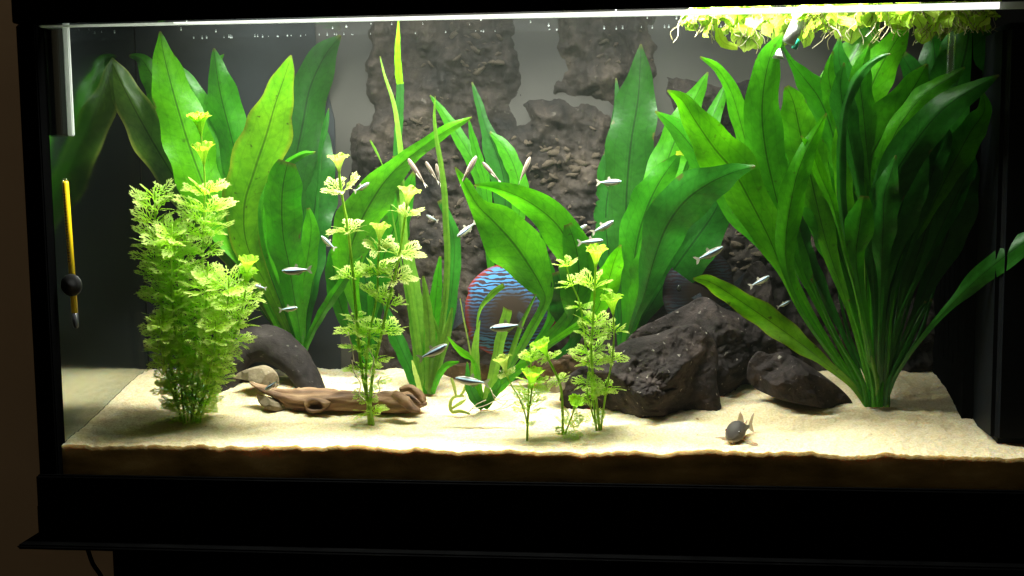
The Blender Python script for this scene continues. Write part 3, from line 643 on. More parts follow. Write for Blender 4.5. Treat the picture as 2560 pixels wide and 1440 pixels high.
for m_, yt, pts in [
 ('blade', .06, [(1268, 772, 12), (1255, 830, 13), (1240, 900, 13), (1222, 980, 12), (1212, 1020, 9)]),
 ('blade', .06, [(1200, 800, 1), (1190, 850, 8), (1188, 910, 11), (1195, 970, 12), (1210, 1018, 9)]),
 ('blade', .07, [(1340, 735, 2), (1322, 772, 4), (1300, 820, 6), (1280, 880, 7), (1245, 960, 7), (1218, 1018, 6)]),
 ('blade', .05, [(1260, 712, 6), (1228, 738, 8), (1200, 775, 4), (1192, 830, 2), (1195, 900, 3), (1208, 1018, 4)]),
 ('bright', .05, [(1118, 838, 1), (1140, 868, 6), (1165, 888, 9), (1180, 900, 4), (1192, 930, 7), (1205, 1018, 6)]),
 ('mid', .06, [(1318, 905, 3), (1290, 930, 11), (1262, 955, 12), (1232, 990, 10), (1215, 1018, 7)]),
 ('blade_pale', .06, [(1150, 745, 1), (1160, 800, 2), (1172, 860, 2), (1185, 930, 3), (1206, 1018, 3)]),
 ('dark', .05, [(1168, 905, 2), (1172, 960, 10), (1190, 1000, 14), (1208, 1022, 8)]),
 ('mid', .08, [(1250, 945, 2), (1240, 970, 9), (1225, 1000, 10), (1212, 1022, 7)]),
]: ribbon(r2, m_, yt, .105, pts, .2)
for pts in ([(1265, 985), (1240, 1000), (1210, 1015), (1180, 1022)], [(1228, 975), (1238, 1000), (1262, 1012), (1285, 1010)], [(1270, 1000), (1250, 1020), (1225, 1028), (1200, 1030)],
            [(1290, 1005), (1262, 1020), (1235, 1025)], [(1225, 970), (1232, 985), (1250, 1000), (1282, 998)], [(1215, 1000), (1190, 1012), (1172, 1030)]):
    tube('root', [(at(x, y, .06), 0.0005) for x, y in pts], M['root'], r2, 5, sub=14)
r3 = plant_at('ribbon_grass', 1240, 930, .225, 'thin dark upright grass-like leaves against the rocky back wall', 'aquarium grass', 'ribbon grass clumps')
for m_, yt, pts in [
 ('mid', .21, [(1075, 238, 2), (1100, 270, 9), (1130, 315, 15), (1165, 370, 17), (1195, 430, 17), (1215, 520, 14), (1230, 700, 8), (1240, 925, 5)]),
 ('dark', .22, [(1180, 205, 2), (1198, 260, 10), (1215, 320, 14), (1240, 380, 30), (1260, 450, 34), (1262, 540, 22), (1250, 700, 9), (1242, 925, 5)]),
 ('mid', .20, [(1172, 300, 2), (1182, 350, 9), (1200, 410, 12), (1215, 470, 12), (1225, 600, 8), (1236, 925, 4)]),
 ('mid', .215, [(1225, 330, 3), (1262, 370, 18), (1290, 430, 22), (1300, 500, 20), (1285, 640, 9), (1246, 925, 4)]),
]: ribbon(r3, m_, yt, .225, pts, .2, .1)
o = leaf(None, 'lime', .05, .05, [(996, 46, 1), (995, 90, 5), (994, 140, 8), (997, 185, 9), (1001, 210, 9)], .15, 0, 0.02, rows=16, cols=4, name='cut_leaf_blade')
tag(o, 'bright yellow-green cut ribbon leaf hanging straight down from the water surface', 'leaf')
o = leaf(None, 'dark', .19, .19, [(1000, 205, 9), (1000, 260, 10), (996, 320, 10), (990, 400, 8)], .15, 0, 0.02, rows=14, cols=4, name='floating_leaf_blade')
tag(o, 'dim green ribbon leaf drifting below the bright yellow cut leaf', 'leaf')
p = ground(1150, 1030)
lo = empty('loose_leaf', p, 'torn olive leaf pieces lying on the bright sand beside cut grass', 'leaf')
for pts in ([(1160, 990, 3), (1135, 992, 5), (1125, 1010, 6), (1130, 1030, 6), (1150, 1028, 6), (1175, 1035, 3)], [(1165, 998, 2), (1150, 1008, 6), (1128, 1022, 4)], [(1128, 945, 4), (1135, 965, 6), (1140, 990, 4)], [(1168, 950, 3), (1160, 975, 5), (1150, 990, 3)]):
    leaf(lo, 'blade_pale', .09, .09, [(x_, y_, h_*.75) for x_, y_, h_ in pts], .3, .2, .1, rows=14, cols=4)

# ------------------------------------------------------------------ feathery stem plants
def whorl_mesh(seed, mat, nleaf=9, elev=0.55, droop=0.25, width=0.05, dens=1.0):
    rg = random.Random(seed); V, Fc, U = [], [], []
    for k in range(nleaf):
        az = 2*math.pi*(k+rg.uniform(-.25, .25))/nleaf; ln = rg.uniform(0.75, 1.08)
        e0 = elev*rg.uniform(.7, 1.3); dr = droop*rg.uniform(.3, 1.6); tilt = rg.choice((-1, 1))*rg.uniform(.15, .65)
        rad = Vector((math.cos(az), math.sin(az), 0)); sd = Vector((-math.sin(az), math.cos(az), 0))
        sd = (sd*math.cos(tilt)+Vector((0, 0, 1))*math.sin(tilt))
        def P(s, v): return rad*(s*ln)+Vector((0, 0, e0*s-dr*s*s+0.10*v*v))+sd*v
        def ribbon2(pts, w0, w1):
            b = len(V); n = len(pts)
            for i, (s, v) in enumerate(pts):
                a = pts[max(i-1, 0)]; c = pts[min(i+1, n-1)]; dx, dy = c[0]-a[0], c[1]-a[1]; l = math.hypot(dx, dy) or 1
                wd = w0+(w1-w0)*i/(n-1); nx_, ny_ = -dy/l*wd, dx/l*wd
                V.append(P(s+nx_, v+ny_)); V.append(P(s-nx_, v-ny_)); U.append((0.4, s)); U.append((0.5, s))
            for i in range(n-1): Fc.append((b+2*i, b+2*i+1, b+2*i+3, b+2*i+2))
        ribbon2([(0, 0), (.3, 0), (.6, 0), (.85, 0), (1.0, 0)], width*.5, width*.9)
        for s0, sl in ((.24, .34), (.42, .40), (.60, .36), (.77, .26), (.90, .14)):
            if rg.random() > dens: continue
            for sg in (-1, 1):
                L_ = sl*rg.uniform(.8, 1.3); an = rg.uniform(.42, .72)
                e = (s0+L_*math.cos(an), sg*L_*math.sin(an)); md = (s0+L_*.5*math.cos(an*1.15), sg*L_*.5*math.sin(an*1.15))
                ribbon2([(s0, 0), md, e], width*.55, width*.9)
                for q, a2 in ((.42, an+.45), (.68, an-.45)):
                    b0 = (s0+(e[0]-s0)*q, e[1]*q); L2 = L_*rg.uniform(.40, .62)
                    ribbon2([b0, (b0[0]+L2*math.cos(a2), b0[1]+sg*L2*math.sin(a2))], width*.5, width*.85)
    me = mesh('whorl', V, Fc, U); me.materials.append(M[mat]); return me
def cup_mesh(seed, mat):
    rg = random.Random(seed); V, Fc, U = [], [], []; n = 30
    prof = [(0.10, 0), (0.20, .28), (0.36, .62), (0.58, .98), (0.86, 1.22), (1.05, 1.28)]
    for r_, (r, h) in enumerate(prof):
        for i in range(n):
            a = 2*math.pi*i/n; f = 1+(0.07*math.sin(a*9+seed)+0.16*rg.uniform(-1, 1))*(r_/5)**1.5
            V.append((r*f*math.cos(a)*.8, r*f*math.sin(a)*.8, h*1.2+0.14*(r_/5)**2*rg.uniform(-1, 1))); U.append((0.5, r_/11))
    for r_ in range(5):
        for i in range(n):
            Fc.append((r_*n+i, r_*n+(i+1) % n, (r_+1)*n+(i+1) % n, (r_+1)*n+i))
    b = len(V); V.append((0, 0, 1.3)); U.append((.5, .5))
    for i in range(n):
        if i % 2 == 0: Fc.append((3*n+i, 3*n+(i+1) % n, b))
    me = mesh('bud', V, Fc, U); me.materials.append(M[mat]); return me
WH = {k: [whorl_mesh(i+j*10, k, *a) for i in range(4)] for j, (k, a) in enumerate([
    ('feather', (9, .62, .22, .027, 1.0)), ('feather_pale', (10, .85, .42, .028, 1.0)), ('feather_low', (9, .40, .25, .027, .95))])}
CUP = {k: [cup_mesh(i, m_) for i in range(3)] for k, m_ in (('feather', 'feather_low'), ('feather_pale', 'feather_pale'))}
SR = random.Random(21)
def stemplant(label, path, Yt, Yb, nodes, top=None, group='feathery stem plants', r=2.2, name='feathery_plant', stem_mat='stem', extra=0):
    """path: (px,py) from top to root; nodes: (t 0..1 along path or (px,py), radius px, kind)"""
    base = at(path[-1][0], path[-1][1], Yb)
    par = empty(name, Vector((base.x, Yb, sandz(base.x, Yb))), label, 'aquarium plant', group)
    P = catmull([(x, y, Yt+(Yb-Yt)*i/(len(path)-1)) for i, (x, y) in enumerate(path)], 60)
    W = [at(*p) for p in P]
    W[-1].z = min(W[-1].z, sandz(W[-1].x, Yb))-0.004
    tube('stem', [(W[i], r*mpp(Yt)*(0.9+0.5*i/59)) for i in range(0, 60, 3)]+[(W[-1], r*mpp(Yt)*1.2)], M[stem_mat], par, 6)
    for py, rad, kind in nodes:
        k = min(range(60), key=lambda i: abs(P[i][1]-py)); c = W[k]
        t = (W[max(k-2, 0)]-W[min(k+2, 59)]).normalized()
        q = Vector((0, 0, 1)).rotation_difference(t)
        cup = kind.startswith('cup'); src = kind.split(':')[-1]
        me = SR.choice(CUP[src] if cup else WH[src])
        o = link('bud' if cup else 'whorl', me, par, None, False)
        o.location = c; s = rad*mpp(P[k][2])
        o.rotation_mode = 'QUATERNION'; o.rotation_quaternion = q @ Matrix.Rotation(SR.uniform(0, 6.28), 4, 'Z').to_quaternion()
        o.scale = (s, s, s*SR.uniform(.85, 1.15)) if not cup else (s, s, s)
    return par
def nodes(y0, y1, step, r0, r1, kind='feather', kind2=None, ysw=None):
    out = []; y = y0
    while y < y1:
        t = (y-y0)/(y1-y0); k = kind if (ysw is None or y < ysw) else kind2
        out.append((y+SR.uniform(-3, 3), (r0+(r1-r0)*t)*SR.uniform(.9, 1.1), k)); y += step*SR.uniform(.85, 1.15)
    return out
G1 = 'feathery stems of the bright left bush'
bunch = [
 ('short feathery stem at the front right foot of the left bush', [(540, 800), (535, 880), (515, 960), (488, 1052)], .012, nodes(815, 1040, 32, 46, 40)),
 ('short feathery stem at the front left foot of the left bush', [(400, 800), (405, 880), (425, 960), (458, 1054)], .012, nodes(815, 1040, 32, 48, 42)),
 ('tallest feathery stem of the left bush, topped by small cup-shaped buds', [(497, 285), (507, 380), (512, 460), (508, 600), (500, 760), (485, 900), (478, 1050)], .03,
    [(325, 30, 'cup:feather'), (345, 34, 'cup:feather'), (412, 34, 'cup:feather')]+[(492, 66, 'feather'), (525, 78, 'feather'), (562, 68, 'feather'), (595, 74, 'feather'), (640, 62, 'feather')]+nodes(690, 1045, 35, 60, 46, 'feather', 'feather', 900)),
 ('leftmost feathery stem of the bright left bush', [(388, 478), (388, 560), (398, 700), (415, 850), (452, 1048)], .025, [(500, 50, 'feather')]+nodes(528, 1045, 33, 62, 48, 'feather', 'feather', 900)),
 ('feathery stem in front of the left bush with a bright yellow crown', [(430, 560), (428, 640), (432, 760), (445, 900), (462, 1052)], .01, [(590, 46, 'feather')]+nodes(610, 1045, 33, 64, 48, 'feather', 'feather', 930)),
 ('feathery stem filling the middle of the left bush', [(520, 655), (515, 760), (505, 880), (480, 1052)], .015, [(700, 40, 'feather')]+nodes(730, 1045, 34, 64, 46, 'feather', 'feather', 930)),
 ('feathery stem leaning right near the edge of the left bush', [(572, 690), (568, 780), (545, 880), (492, 1050)], .02, nodes(720, 1040, 35, 68, 42, 'feather', 'feather', 920)),
 ('rightmost feathery stem of the left bush, ending in one fan-shaped bud', [(620, 650), (612, 740), (590, 830), (550, 930), (498, 1050)], .03, [(690, 30, 'cup:feather'), (715, 30, 'cup:feather')]+nodes(748, 1040, 34, 50, 36, 'feather', 'feather', 900)),
 ('low feathery stem at the back of the left bush', [(465, 560), (455, 700), (455, 850), (470, 1045)], .05, nodes(600, 1045, 36, 66, 50, 'feather', 'feather', 940)),
]
for lab, path, Y, nd in bunch:
    g = ground(path[-1][0], path[-1][1]); stemplant(lab, path, Y, max(0.02, g.y-0.005), nd, group=G1)
G2 = 'pale feathery stems left of centre'
gb = ground(930, 1062).y
stemplant('tall pale feathery stem with a cup bud high above the others, left of centre', [(845, 388), (852, 470), (868, 560), (882, 680), (892, 800), (905, 930), (935, 1066)], .03, gb,
    [(432, 30, 'cup:feather_pale'), (492, 50, 'feather_pale'), (592, 54, 'feather_pale'), (700, 56, 'feather'), (790, 40, 'feather_low'), (830, 62, 'feather_low'), (880, 50, 'feather_low'), (930, 48, 'feather_low'), (985, 40, 'feather_low'), (1030, 52, 'feather_low')], group=G2, r=3.4)
stemplant('pale yellow feathery stem with a wide flat crown leaning right, left of centre', [(1022, 485), (1010, 560), (998, 640), (975, 740), (950, 850), (930, 950), (925, 1045)], .035, gb,
    [(522, 32, 'cup:feather_pale'), (545, 44, 'feather_pale'), (640, 64, 'feather_pale'), (700, 58, 'feather_pale'), (765, 50, 'feather'), (838, 62, 'feather'), (900, 44, 'feather_low'), (960, 50, 'feather_low')], group=G2, r=3.2)
stemplant('shorter pale feathery stem standing between two taller ones, left of centre', [(950, 575), (945, 660), (942, 740), (925, 830), (915, 930), (922, 1045)], .045, gb,
    [(605, 30, 'cup:feather_pale'), (630, 48, 'feather_pale'), (690, 50, 'feather'), (745, 46, 'feather'), (840, 54, 'feather'), (930, 48, 'feather_low'), (1000, 36, 'feather_low')], group=G2, r=2.6)
for sx, pts in enumerate(([(880, 900), (885, 930), (902, 960), (898, 985), (912, 1000)], [(920, 870), (935, 900), (925, 930)], [(955, 940), (945, 955), (950, 975), (935, 990)], [(870, 830), (880, 870), (885, 905)])):
    o = tube('water_root', [(at(x, y, .04), 0.0006) for x, y in pts], M['root'], None, 5, sub=14)
    tag(o, ['white root curling down beside the driftwood from the pale stems', 'short white root low on the pale stems left of centre', 'crinkled white root right of the pale stems above driftwood', 'thin upper white root beside the tall pale stem'][sx], 'root', 'loose white roots')
G3 = 'feathery stems right of centre'
gb = ground(1495, 1075).y
stemplant('leafy feathery stem with a bright crown standing before the big dark rock', [(1490, 640), (1487, 720), (1482, 810), (1478, 890), (1488, 980), (1500, 1078)], .02, gb,
    [(668, 34, 'cup:feather'), (722, 52, 'feather'), (810, 52, 'feather'), (850, 46, 'feather'), (885, 52, 'feather'), (915, 48, 'feather'), (990, 44, 'feather_low')], group=G3, r=3)
stemplant('thinner feathery stem rising on the dark rock side of the right bunch', [(1530, 755), (1535, 830), (1530, 900), (1515, 980), (1502, 1078)], .03, gb,
    [(785, 32, 'cup:feather'), (830, 38, 'feather'), (905, 42, 'feather'), (975, 48, 'feather_low')], group=G3, r=2.2)
stemplant('bare-stemmed feathery shoot on the left of the right-hand bunch', [(1470, 930), (1468, 980), (1480, 1030), (1494, 1078)], .035, gb, [(960, 40, 'feather_low'), (1000, 36, 'feather_low'), (1045, 34, 'feather_low')], group=G3, r=2)
stemplant('faint feathery shoot in front of the arching centre leaves', [(1412, 640), (1425, 700), (1450, 760), (1462, 850), (1478, 960), (1492, 1078)], .03, gb, [(668, 34, 'feather'), (715, 40, 'feather'), (770, 34, 'feather_low')], group=G3, r=2.2)
gb = ground(1318, 1102).y
G4 = 'small feathery plants on the front sand'
stemplant('small bushy feathery plant on a single stalk at the very front', [(1330, 930), (1328, 990), (1320, 1040), (1318, 1104)], .02, gb, [(975, 34, 'cup:feather'), (960, 40, 'feather'), (985, 44, 'feather'), (1010, 46, 'feather'), (1032, 40, 'feather'), (1058, 26, 'feather_low')], group=G4, r=2.6)
stemplant('tiny pale bud on a leaning stalk left of the small front plant', [(1258, 900), (1272, 950), (1300, 1000), (1316, 1050), (1318, 1100)], .025, gb, [(932, 28, 'cup:feather_pale'), (945, 26, 'feather_pale')], group=G4, r=1.8)
gb = ground(1408, 1085).y
stemplant('curved bare stalk with two yellow-green heads right of the small front plant', [(1355, 862), (1372, 900), (1400, 960), (1406, 1020), (1407, 1085)], .03, gb, [(895, 30, 'cup:feather'), (900, 36, 'feather_low'), (955, 40, 'feather_low')], group=G4, r=3)
stemplant('low feathery seedling in the front sand below the dark rock', [(1440, 1005), (1430, 1040), (1412, 1085)], .02, gb, [(1022, 24, 'cup:feather'), (1045, 30, 'feather_low'), (1072, 40, 'feather_low')], group=G4, r=1.8)
stemplant('small feathery head just behind the small front plant', [(1325, 860), (1328, 900), (1322, 960), (1318, 1090)], .04, ground(1318, 1095).y, [(890, 30, 'feather'), (905, 34, 'feather')], group=G4, r=1.8)

# ------------------------------------------------------------------ rocks and wood
def rock(name, outline, Y, thick, mat, label, cat='rock', group=None, rough=0.12, seed=0, rings=34, n=150, sharp=0.6):
    P = catmull([(x, y) for x, y in outline]+[outline[0]], n+1)[:n]
    cx = sum(p[0] for p in P)/n; cy = sum(p[1] for p in P)/n
    W = [at(x, y, Y) for x, y in P]; c = at(cx, cy, Y)
    R_ = sum((w_-c).length for w_ in W)/n
    par = Vector((c.x, Y, sandz(c.x, Y)))
    V, Fc = [], []
    rr_ = random.Random(seed*17+3); planes = []
    for side in (-1, 1):
        for _ in range(16):
            nn = Vector((rr_.uniform(-1, 1), side*rr_.uniform(.35, 1.3), rr_.uniform(-.7, 1))).normalized()
            ext = abs(nn.y)*thick+math.hypot(nn.x, nn.z)*R_*.85
            planes.append((side, nn, ext*rr_.uniform(.50, .74)))
    for side in (-1, 1):
        for r_ in range(rings):
            f = 1-r_/rings
            h = thick*(1-f**2.6)**sharp
            for i in range(n):
                v = c+(W[i]-c)*f; v.y += side*h
                if r_:
                    for sd_, nn, dd in planes:
                        if sd_ == side:
                            ov = (v-c).dot(nn)-dd
                            if ov > 0: v.y -= side*min(ov/max(.35, abs(nn.y)), .72*abs(v.y-c.y))
                vo = noise.voronoi(v*26+Vector((seed*3.1, 0, side)))[0]
                d = (fbm(v*28+Vector((seed, side*3, 0)), 5)*.8+(0.45-vo[0])*.5-0.5*max(0, .10-(vo[1]-vo[0]))*4+.35*abs(fbm(v*90, 3)))*rough*R_
                k = 0.35 if r_ == 0 else 1
                v = v+Vector((0.25*d*k, side*d*(1-f)**.4, 0.35*d*k*(1-f))); V.append(v)
        V.append(c+Vector((0, side*thick*.5, 0))) if False else V.append(Vector((c.x, sum(q.y for q in V[-n:])/n, c.z)))
    for s_ in (0, 1):
        b = s_*(rings*n+1)
        for r_ in range(rings-1):
            for i in range(n):
                q = (b+r_*n+i, b+r_*n+(i+1) % n, b+(r_+1)*n+(i+1) % n, b+(r_+1)*n+i)
                Fc.append(q if s_ == 0 else q[::-1])
        for i in range(n):
            q = (b+(rings-1)*n+i, b+(rings-1)*n+(i+1) % n, b+rings*n); Fc.append(q if s_ == 0 else q[::-1])
    b2 = rings*n+1
    # weld the rims
    for k in range(len(Fc)): Fc[k] = tuple((x-b2 if b2 <= x < b2+n else x) for x in Fc[k])
    o = link(name, mesh(name, V, Fc), None, M[mat]); 
    return tag(o, label, cat, group)
rock('dark_rock', [(1398, 1000), (1405, 955), (1440, 925), (1520, 880), (1570, 850), (1640, 835), (1700, 815), (1745, 812), (1785, 850), (1797, 900), (1790, 950), (1800, 1000), (1798, 1040), (1720, 1040), (1650, 1046), (1560, 1045), (1480, 1040), (1420, 1022)], .118, .052, 'darkrock', 'large block-shaped dark rough rock with pale specks, front of the rock pile', 'rock', 'dark rocks', .16, 1)
rock('dark_rock', [(1545, 880), (1590, 825), (1650, 795), (1715, 762), (1760, 742), (1810, 770), (1860, 790), (1910, 825), (1960, 862), (1990, 900), (1960, 960), (1880, 1000), (1790, 1010), (1700, 980), (1600, 960)], .18, .045, 'darkrock', 'tall dark peaked rock at the back of the rock pile', 'rock', 'dark rocks', .16, 5)
rock('dark_rock', [(1866, 945), (1872, 905), (1895, 878), (1925, 885), (1960, 880), (2010, 905), (2060, 940), (2105, 975), (2130, 1005), (2122, 1018), (2070, 1020), (2010, 1012), (1950, 998), (1890, 972)], .127, .035, 'darkrock', 'long pointed dark rock lying on sand left of the big sword plant', 'rock', 'dark rocks', .12, 9)
rock('dark_rock', [(1840, 735), (1870, 670), (1905, 655), (1930, 720), (1945, 800), (1960, 880), (1900, 900), (1850, 850)], .215, .02, 'darkrock', 'narrow shadowy rock standing behind the peaked rock and yellowish low leaf', 'rock', 'dark rocks', .16, 13)
rock('flat_stone', [(1105, 935), (1130, 912), (1180, 908), (1230, 915), (1252, 935), (1220, 950), (1150, 950)], .19, .02, 'brownrock', 'flat reddish brown stone behind the cut ribbon grass', 'stone', 'small stones', .1, 3)
rock('flat_stone', [(1290, 935), (1320, 905), (1380, 892), (1440, 890), (1480, 905), (1490, 945), (1420, 955), (1330, 952)], .17, .03, 'brownrock', 'wide flat brown stone against the left end of the dark rocks', 'stone', 'small stones', .1, 4)
rock('pebble', [(1368, 955), (1380, 942), (1400, 940), (1415, 955), (1410, 975), (1385, 980), (1370, 972)], .12, .014, 'palestone', 'small pale rounded pebble at the left foot of the big dark rock', 'stone', 'small stones', .1, 6)
rock('pale_stone', [(582, 945), (600, 930), (640, 916), (665, 915), (690, 930), (698, 950), (690, 970), (660, 965), (640, 950), (605, 948)], .135, .02, 'palestone', 'small flat pale stone tucked in the hollow under the dark arched wood', 'stone', 'small stones', .1, 7)
rock('pale_stone', [(640, 985), (665, 990), (700, 1005), (728, 1022), (715, 1030), (680, 1026), (650, 1010)], .098, .010, 'palestone', 'sandy pale wedge of stone under the tip of the driftwood', 'stone', 'small stones', .08, 8)

def woodtube(name, pts, mat, label, Yo, seed, jit=.35):
    g0 = [(at(x, y, Yo+dy), r*mpp(Yo)) for x, y, r, dy in pts]
    o = tube(name, g0, M[mat], None, 40, sub=90, jitter=jit, seed=seed)
    return o
o = woodtube('arched_wood', [(545, 1000, 34, .0), (572, 915, 40, .01), (620, 866, 46, .02), (680, 862, 46, .02), (732, 898, 42, .01), (768, 950, 36, .0), (792, 1010, 28, -.01)], 'bogwood', '', .155, 2, .12)
tag(o, 'thick dark arched piece of bogwood behind the pale driftwood', 'driftwood', 'pieces of wood')
dw = empty('driftwood_log', ground(850, 1025), 'pale brown knotty driftwood log lying flat on the sand', 'driftwood', 'pieces of wood')
o = woodtube('log', [(624, 955, 3, .0), (652, 970, 9, .0), (700, 988, 14, .0), (745, 1002, 25, 0), (800, 1002, 26, 0), (860, 1000, 25, 0), (930, 1002, 22, 0), (990, 1002, 25, 0), (1035, 1006, 18, 0), (1068, 1010, 3, 0)], 'driftwood', '', .102, 4, .5)
o.parent = dw; o.matrix_parent_inverse = Matrix.Translation(-dw.location)
c = at(790, 1012, .086)
V, Fc, U = [], [], []
for k, (rr, dy) in enumerate(((.0135, .012), (.0115, -.002), (.0090, -.005), (.0070, -.004), (.0048, .003), (.0002, .005))):
    for i in range(24):
        a = 2*math.pi*i/24; j = 1+.12*math.sin(3*a+k)
        V.append(c+Vector((rr*1.25*math.cos(a)*j, dy, rr*.75*math.sin(a)*j))); U.append((i/24, k/6))
for k in range(5):
    for i in range(24): Fc.append((k*24+i, k*24+(i+1) % 24, (k+1)*24+(i+1) % 24, (k+1)*24+i))
link('knot', mesh('knot', V, Fc, U), dw, M['driftwood'])
tube('snag', [(at(985, 985, .082), .004), (at(1010, 1000, .077), .006), (at(1030, 1020, .075), .0045), (at(1050, 1028, .077), .002)], M['driftwood'], dw, 14, sub=14, jitter=.4, seed=9)
tube('snag', [(at(1000, 975, .09), .003), (at(1025, 970, .09), .0038), (at(1045, 985, .09), .0042), (at(1060, 1005, .09), .003)], M['driftwood'], dw, 14, sub=14, jitter=.4, seed=19)

# ------------------------------------------------------------------ fittings inside the tank
# thermometer stuck inside the front glass, leaning
th = empty('thermometer', at(176, 640, .012), 'yellow stick thermometer held on the glass by a black suction cup', 'thermometer')
a, b = at(163, 452, .012), at(187, 782, .012)
ax = (b-a)
tube('scale', [(a, .0029), (a+ax*.02, .0034), (b, .0034)], M['yellow_scale'], th, 14)
tube('tip', [(b, .0033), (at(190, 815, .012), .0031), (at(190.5, 821, .012), .0015)], M['lead'], th, 12)
tube('cap', [(at(162.6, 446, .012), .0020), (a, .0031)], M['acrylic'], th, 12)
for k in range(24):
    p = a+ax*(.10+k*.022); ln = .0019 if k % 5 == 0 else .0011
    box('scale_mark', p.x-ln*1.2, p.x+ln*.5, .0075, .0086, p.z-.0004, p.z+.0004, M['ink'], th)
c = at(178, 713, .004)
V, Fc = [], []
prof = [(.0118, -.0005), (.0116, .0010), (.0085, .0032), (.0050, .0046), (.0046, .0075), (0.0001, .0078)]
prof = [(.0001, -.0045), (.0030, -.0044), (.0042, -.0030), (.0072, -.0018), (.0116, -.0002), (.0120, .0008), (.0100, .0022), (.0050, .0046), (.0050, .0080)]
for r, dy in prof:
    for i in range(32): V.append((c.x+r*math.cos(i*math.pi/16), c.y+dy, c.z+r*math.sin(i*math.pi/16)))
for k in range(len(prof)-1):
    for i in range(32): Fc.append((k*32+i, k*32+(i+1) % 32, (k+1)*32+(i+1) % 32, (k+1)*32+i))
link('suction_cup', mesh('suction_cup', V, Fc), th, M['rubber'])

# black box with a clear edge in the upper left corner
bxp = empty('corner_box', at(130, 200, .02), 'black box with a clear shiny edge hanging inside the upper left corner', 'plastic box')
p0 = at(95, 338, .012); p1 = at(157, 70, .012)
box('box_body', XL+.001, at(150, 200, .012).x, .012, .034, p0.z, .515, M['filter'], bxp, .001)
xq = at(166, 200, .010).x
box('clear_edge', xq-.001, xq+.0055, .008, .0125, p0.z-.0015, .515, M['frost'], bxp, .001)
box('clear_plate', XL+.001, xq-.0002, .008, .0112, p0.z-.0022, .515, M['acrylic'], bxp)

fb = empty('filter_box', at(2540, 1080, .03), 'tall black filter casing with rounded edges standing at the right end', 'filter')
fx = at(2499, 500, .03).x; fz1 = at(2520, 55, .03).z; fz0 = at(2520, 1085, .03).z
box('casing', fx, XR-.002, .03, T-.012, .055, fz1, M['filter'], fb, .007)
box('rear_panel', fx-.012, fx-.0008, .10, T-.004, .055, fz1+.01, M['black'], fb)
for k in range(5): box('intake_slot', fx-.0135, fx-.0122, .12+k*.02, .128+k*.02, .12, .30, M['black'], fb)
# clear glass tube and small white-teal clip at the surface
tg = tube('glass_tube', [(at(2385, 40, .05), .0042), (at(2378, 120, .05), .0042), (at(2375, 215, .05), .0042)], M['acrylic'], None, 16, sub=8)
tag(tg, 'upright clear glass tube among the leaves below the floating plants', 'tube')
cl = empty('clip', at(1965, 110, .05), 'small white and teal plastic clip just under the water surface', 'clip')
tube('clip_arm', [(at(1998, 50, .03), .0065), (at(1970, 108, .03), .0065)], M['white_plastic'], cl, 12)
tube('clip_edge', [(at(2004, 75, .053), .0030), (at(1985, 122, .053), .0030)], M['teal_plastic'], cl, 10)
tube('clip_foot', [(at(1948, 122, .05), .0010), (at(1945, 146, .05), .0060)], M['white_plastic'], cl, 10)

# bubbles on the waterline
bm = bmesh.new(); rb = random.Random(3)
for k in range(100):
    back = rb.random() < .6
    px = rb.uniform(175, 1900); Y = rb.uniform(.225, .236) if back else rb.uniform(.01, .2)
    p = at(px, 60, Y); r = rb.uniform(.0004, .0012)
    bmesh.ops.create_icosphere(bm, subdivisions=1, radius=r, matrix=Matrix.Translation((p.x, Y, ZW-r*.8)))
me = bpy.data.meshes.new('bubbles'); bm.to_mesh(me); bm.free()
tag(link('bubbles', me, None, M['white_plastic']), 'tiny bright air bubbles along the waterline', None, None, 'stuff')

# ------------------------------------------------------------------ floating plants
def floatleaf(s):
    V, Fc, U = [], [], []; n = 7; rg = random.Random(s)
    for k in range(n):
        t = k/(n-1); wd = (.16+.62*smooth(t*1.5))*(1 if t < .8 else math.sqrt(max(.02, 1-((t-.8)/.2)**2*.8))); z = .30*t-.45*t*t*rg.uniform(.6, 1.2)+.1
        for i in range(5):
            u = i/2-1; V.append((t, u*wd*.5*(1+.1*rg.uniform(-1, 1)), z+.16*abs(u)+.07*math.sin(t*7+u*5+s))); U.append((u, t))
    for k in range(n-1):
        for i in range(4): a = k*5+i; Fc.append((a, a+1, a+6, a+5))
    me = mesh('leaf', V, Fc, U); me.materials.append(M['floater']); me.polygons.foreach_set('use_smooth', [True]*len(me.polygons)); return me
FL = [floatleaf(i) for i in range(5)]
FR = random.Random(8)
fl_lab = [
 (1738, .04, 26, 'leftmost floating plant of the bright raft, small and open', 3), (1790, .03, 36, 'floating plant second from the left with a leaf pointing down', 2),
 (1835, .06, 38, 'overexposed floating plant above the yellow leaf hanging down', 3), (1885, .03, 34, 'bright floating plant left of the tall leaf that reaches the surface', 2),
 (1930, .10, 34, 'floating plant behind the tall leaf tip touching the surface', 3), (1985, .07, 36, 'floating plant right above the white and teal clip', 3),
 (2035, .03, 36, 'floating plant with white roots tangled right of the teal clip', 7), (2085, .06, 36, 'floating plant between the clip roots and the thick leaf cluster', 4),
 (2135, .10, 34, 'floating plant set back behind the tips of the right sword plant', 3), (2185, .03, 34, 'yellow floating plant just left of the broad bright leaf', 3),
 (2240, .06, 36, 'floating plant over the broadest bright leaf of the right plant', 4), (2290, .03, 34, 'floating plant with slanting pale roots left of the glass tube', 8),
 (2335, .08, 34, 'floating plant over the top end of the glass tube', 6), (2380, .03, 34, 'floating plant with a knot of brown roots right of the glass tube', 9),
 (2425, .06, 34, 'floating plant next to last on the right, brown roots below', 7), (2465, .04, 28, 'rightmost floating plant, shaded beside the black filter', 3),
 (2110, .17, 34, 'dim floating plant at the back of the raft, middle', 2), (1860, .16, 32, 'dim floating plant at the back of the raft, left half', 2), (2340, .17, 34, 'dim floating plant at the back of the raft, right half', 2)]
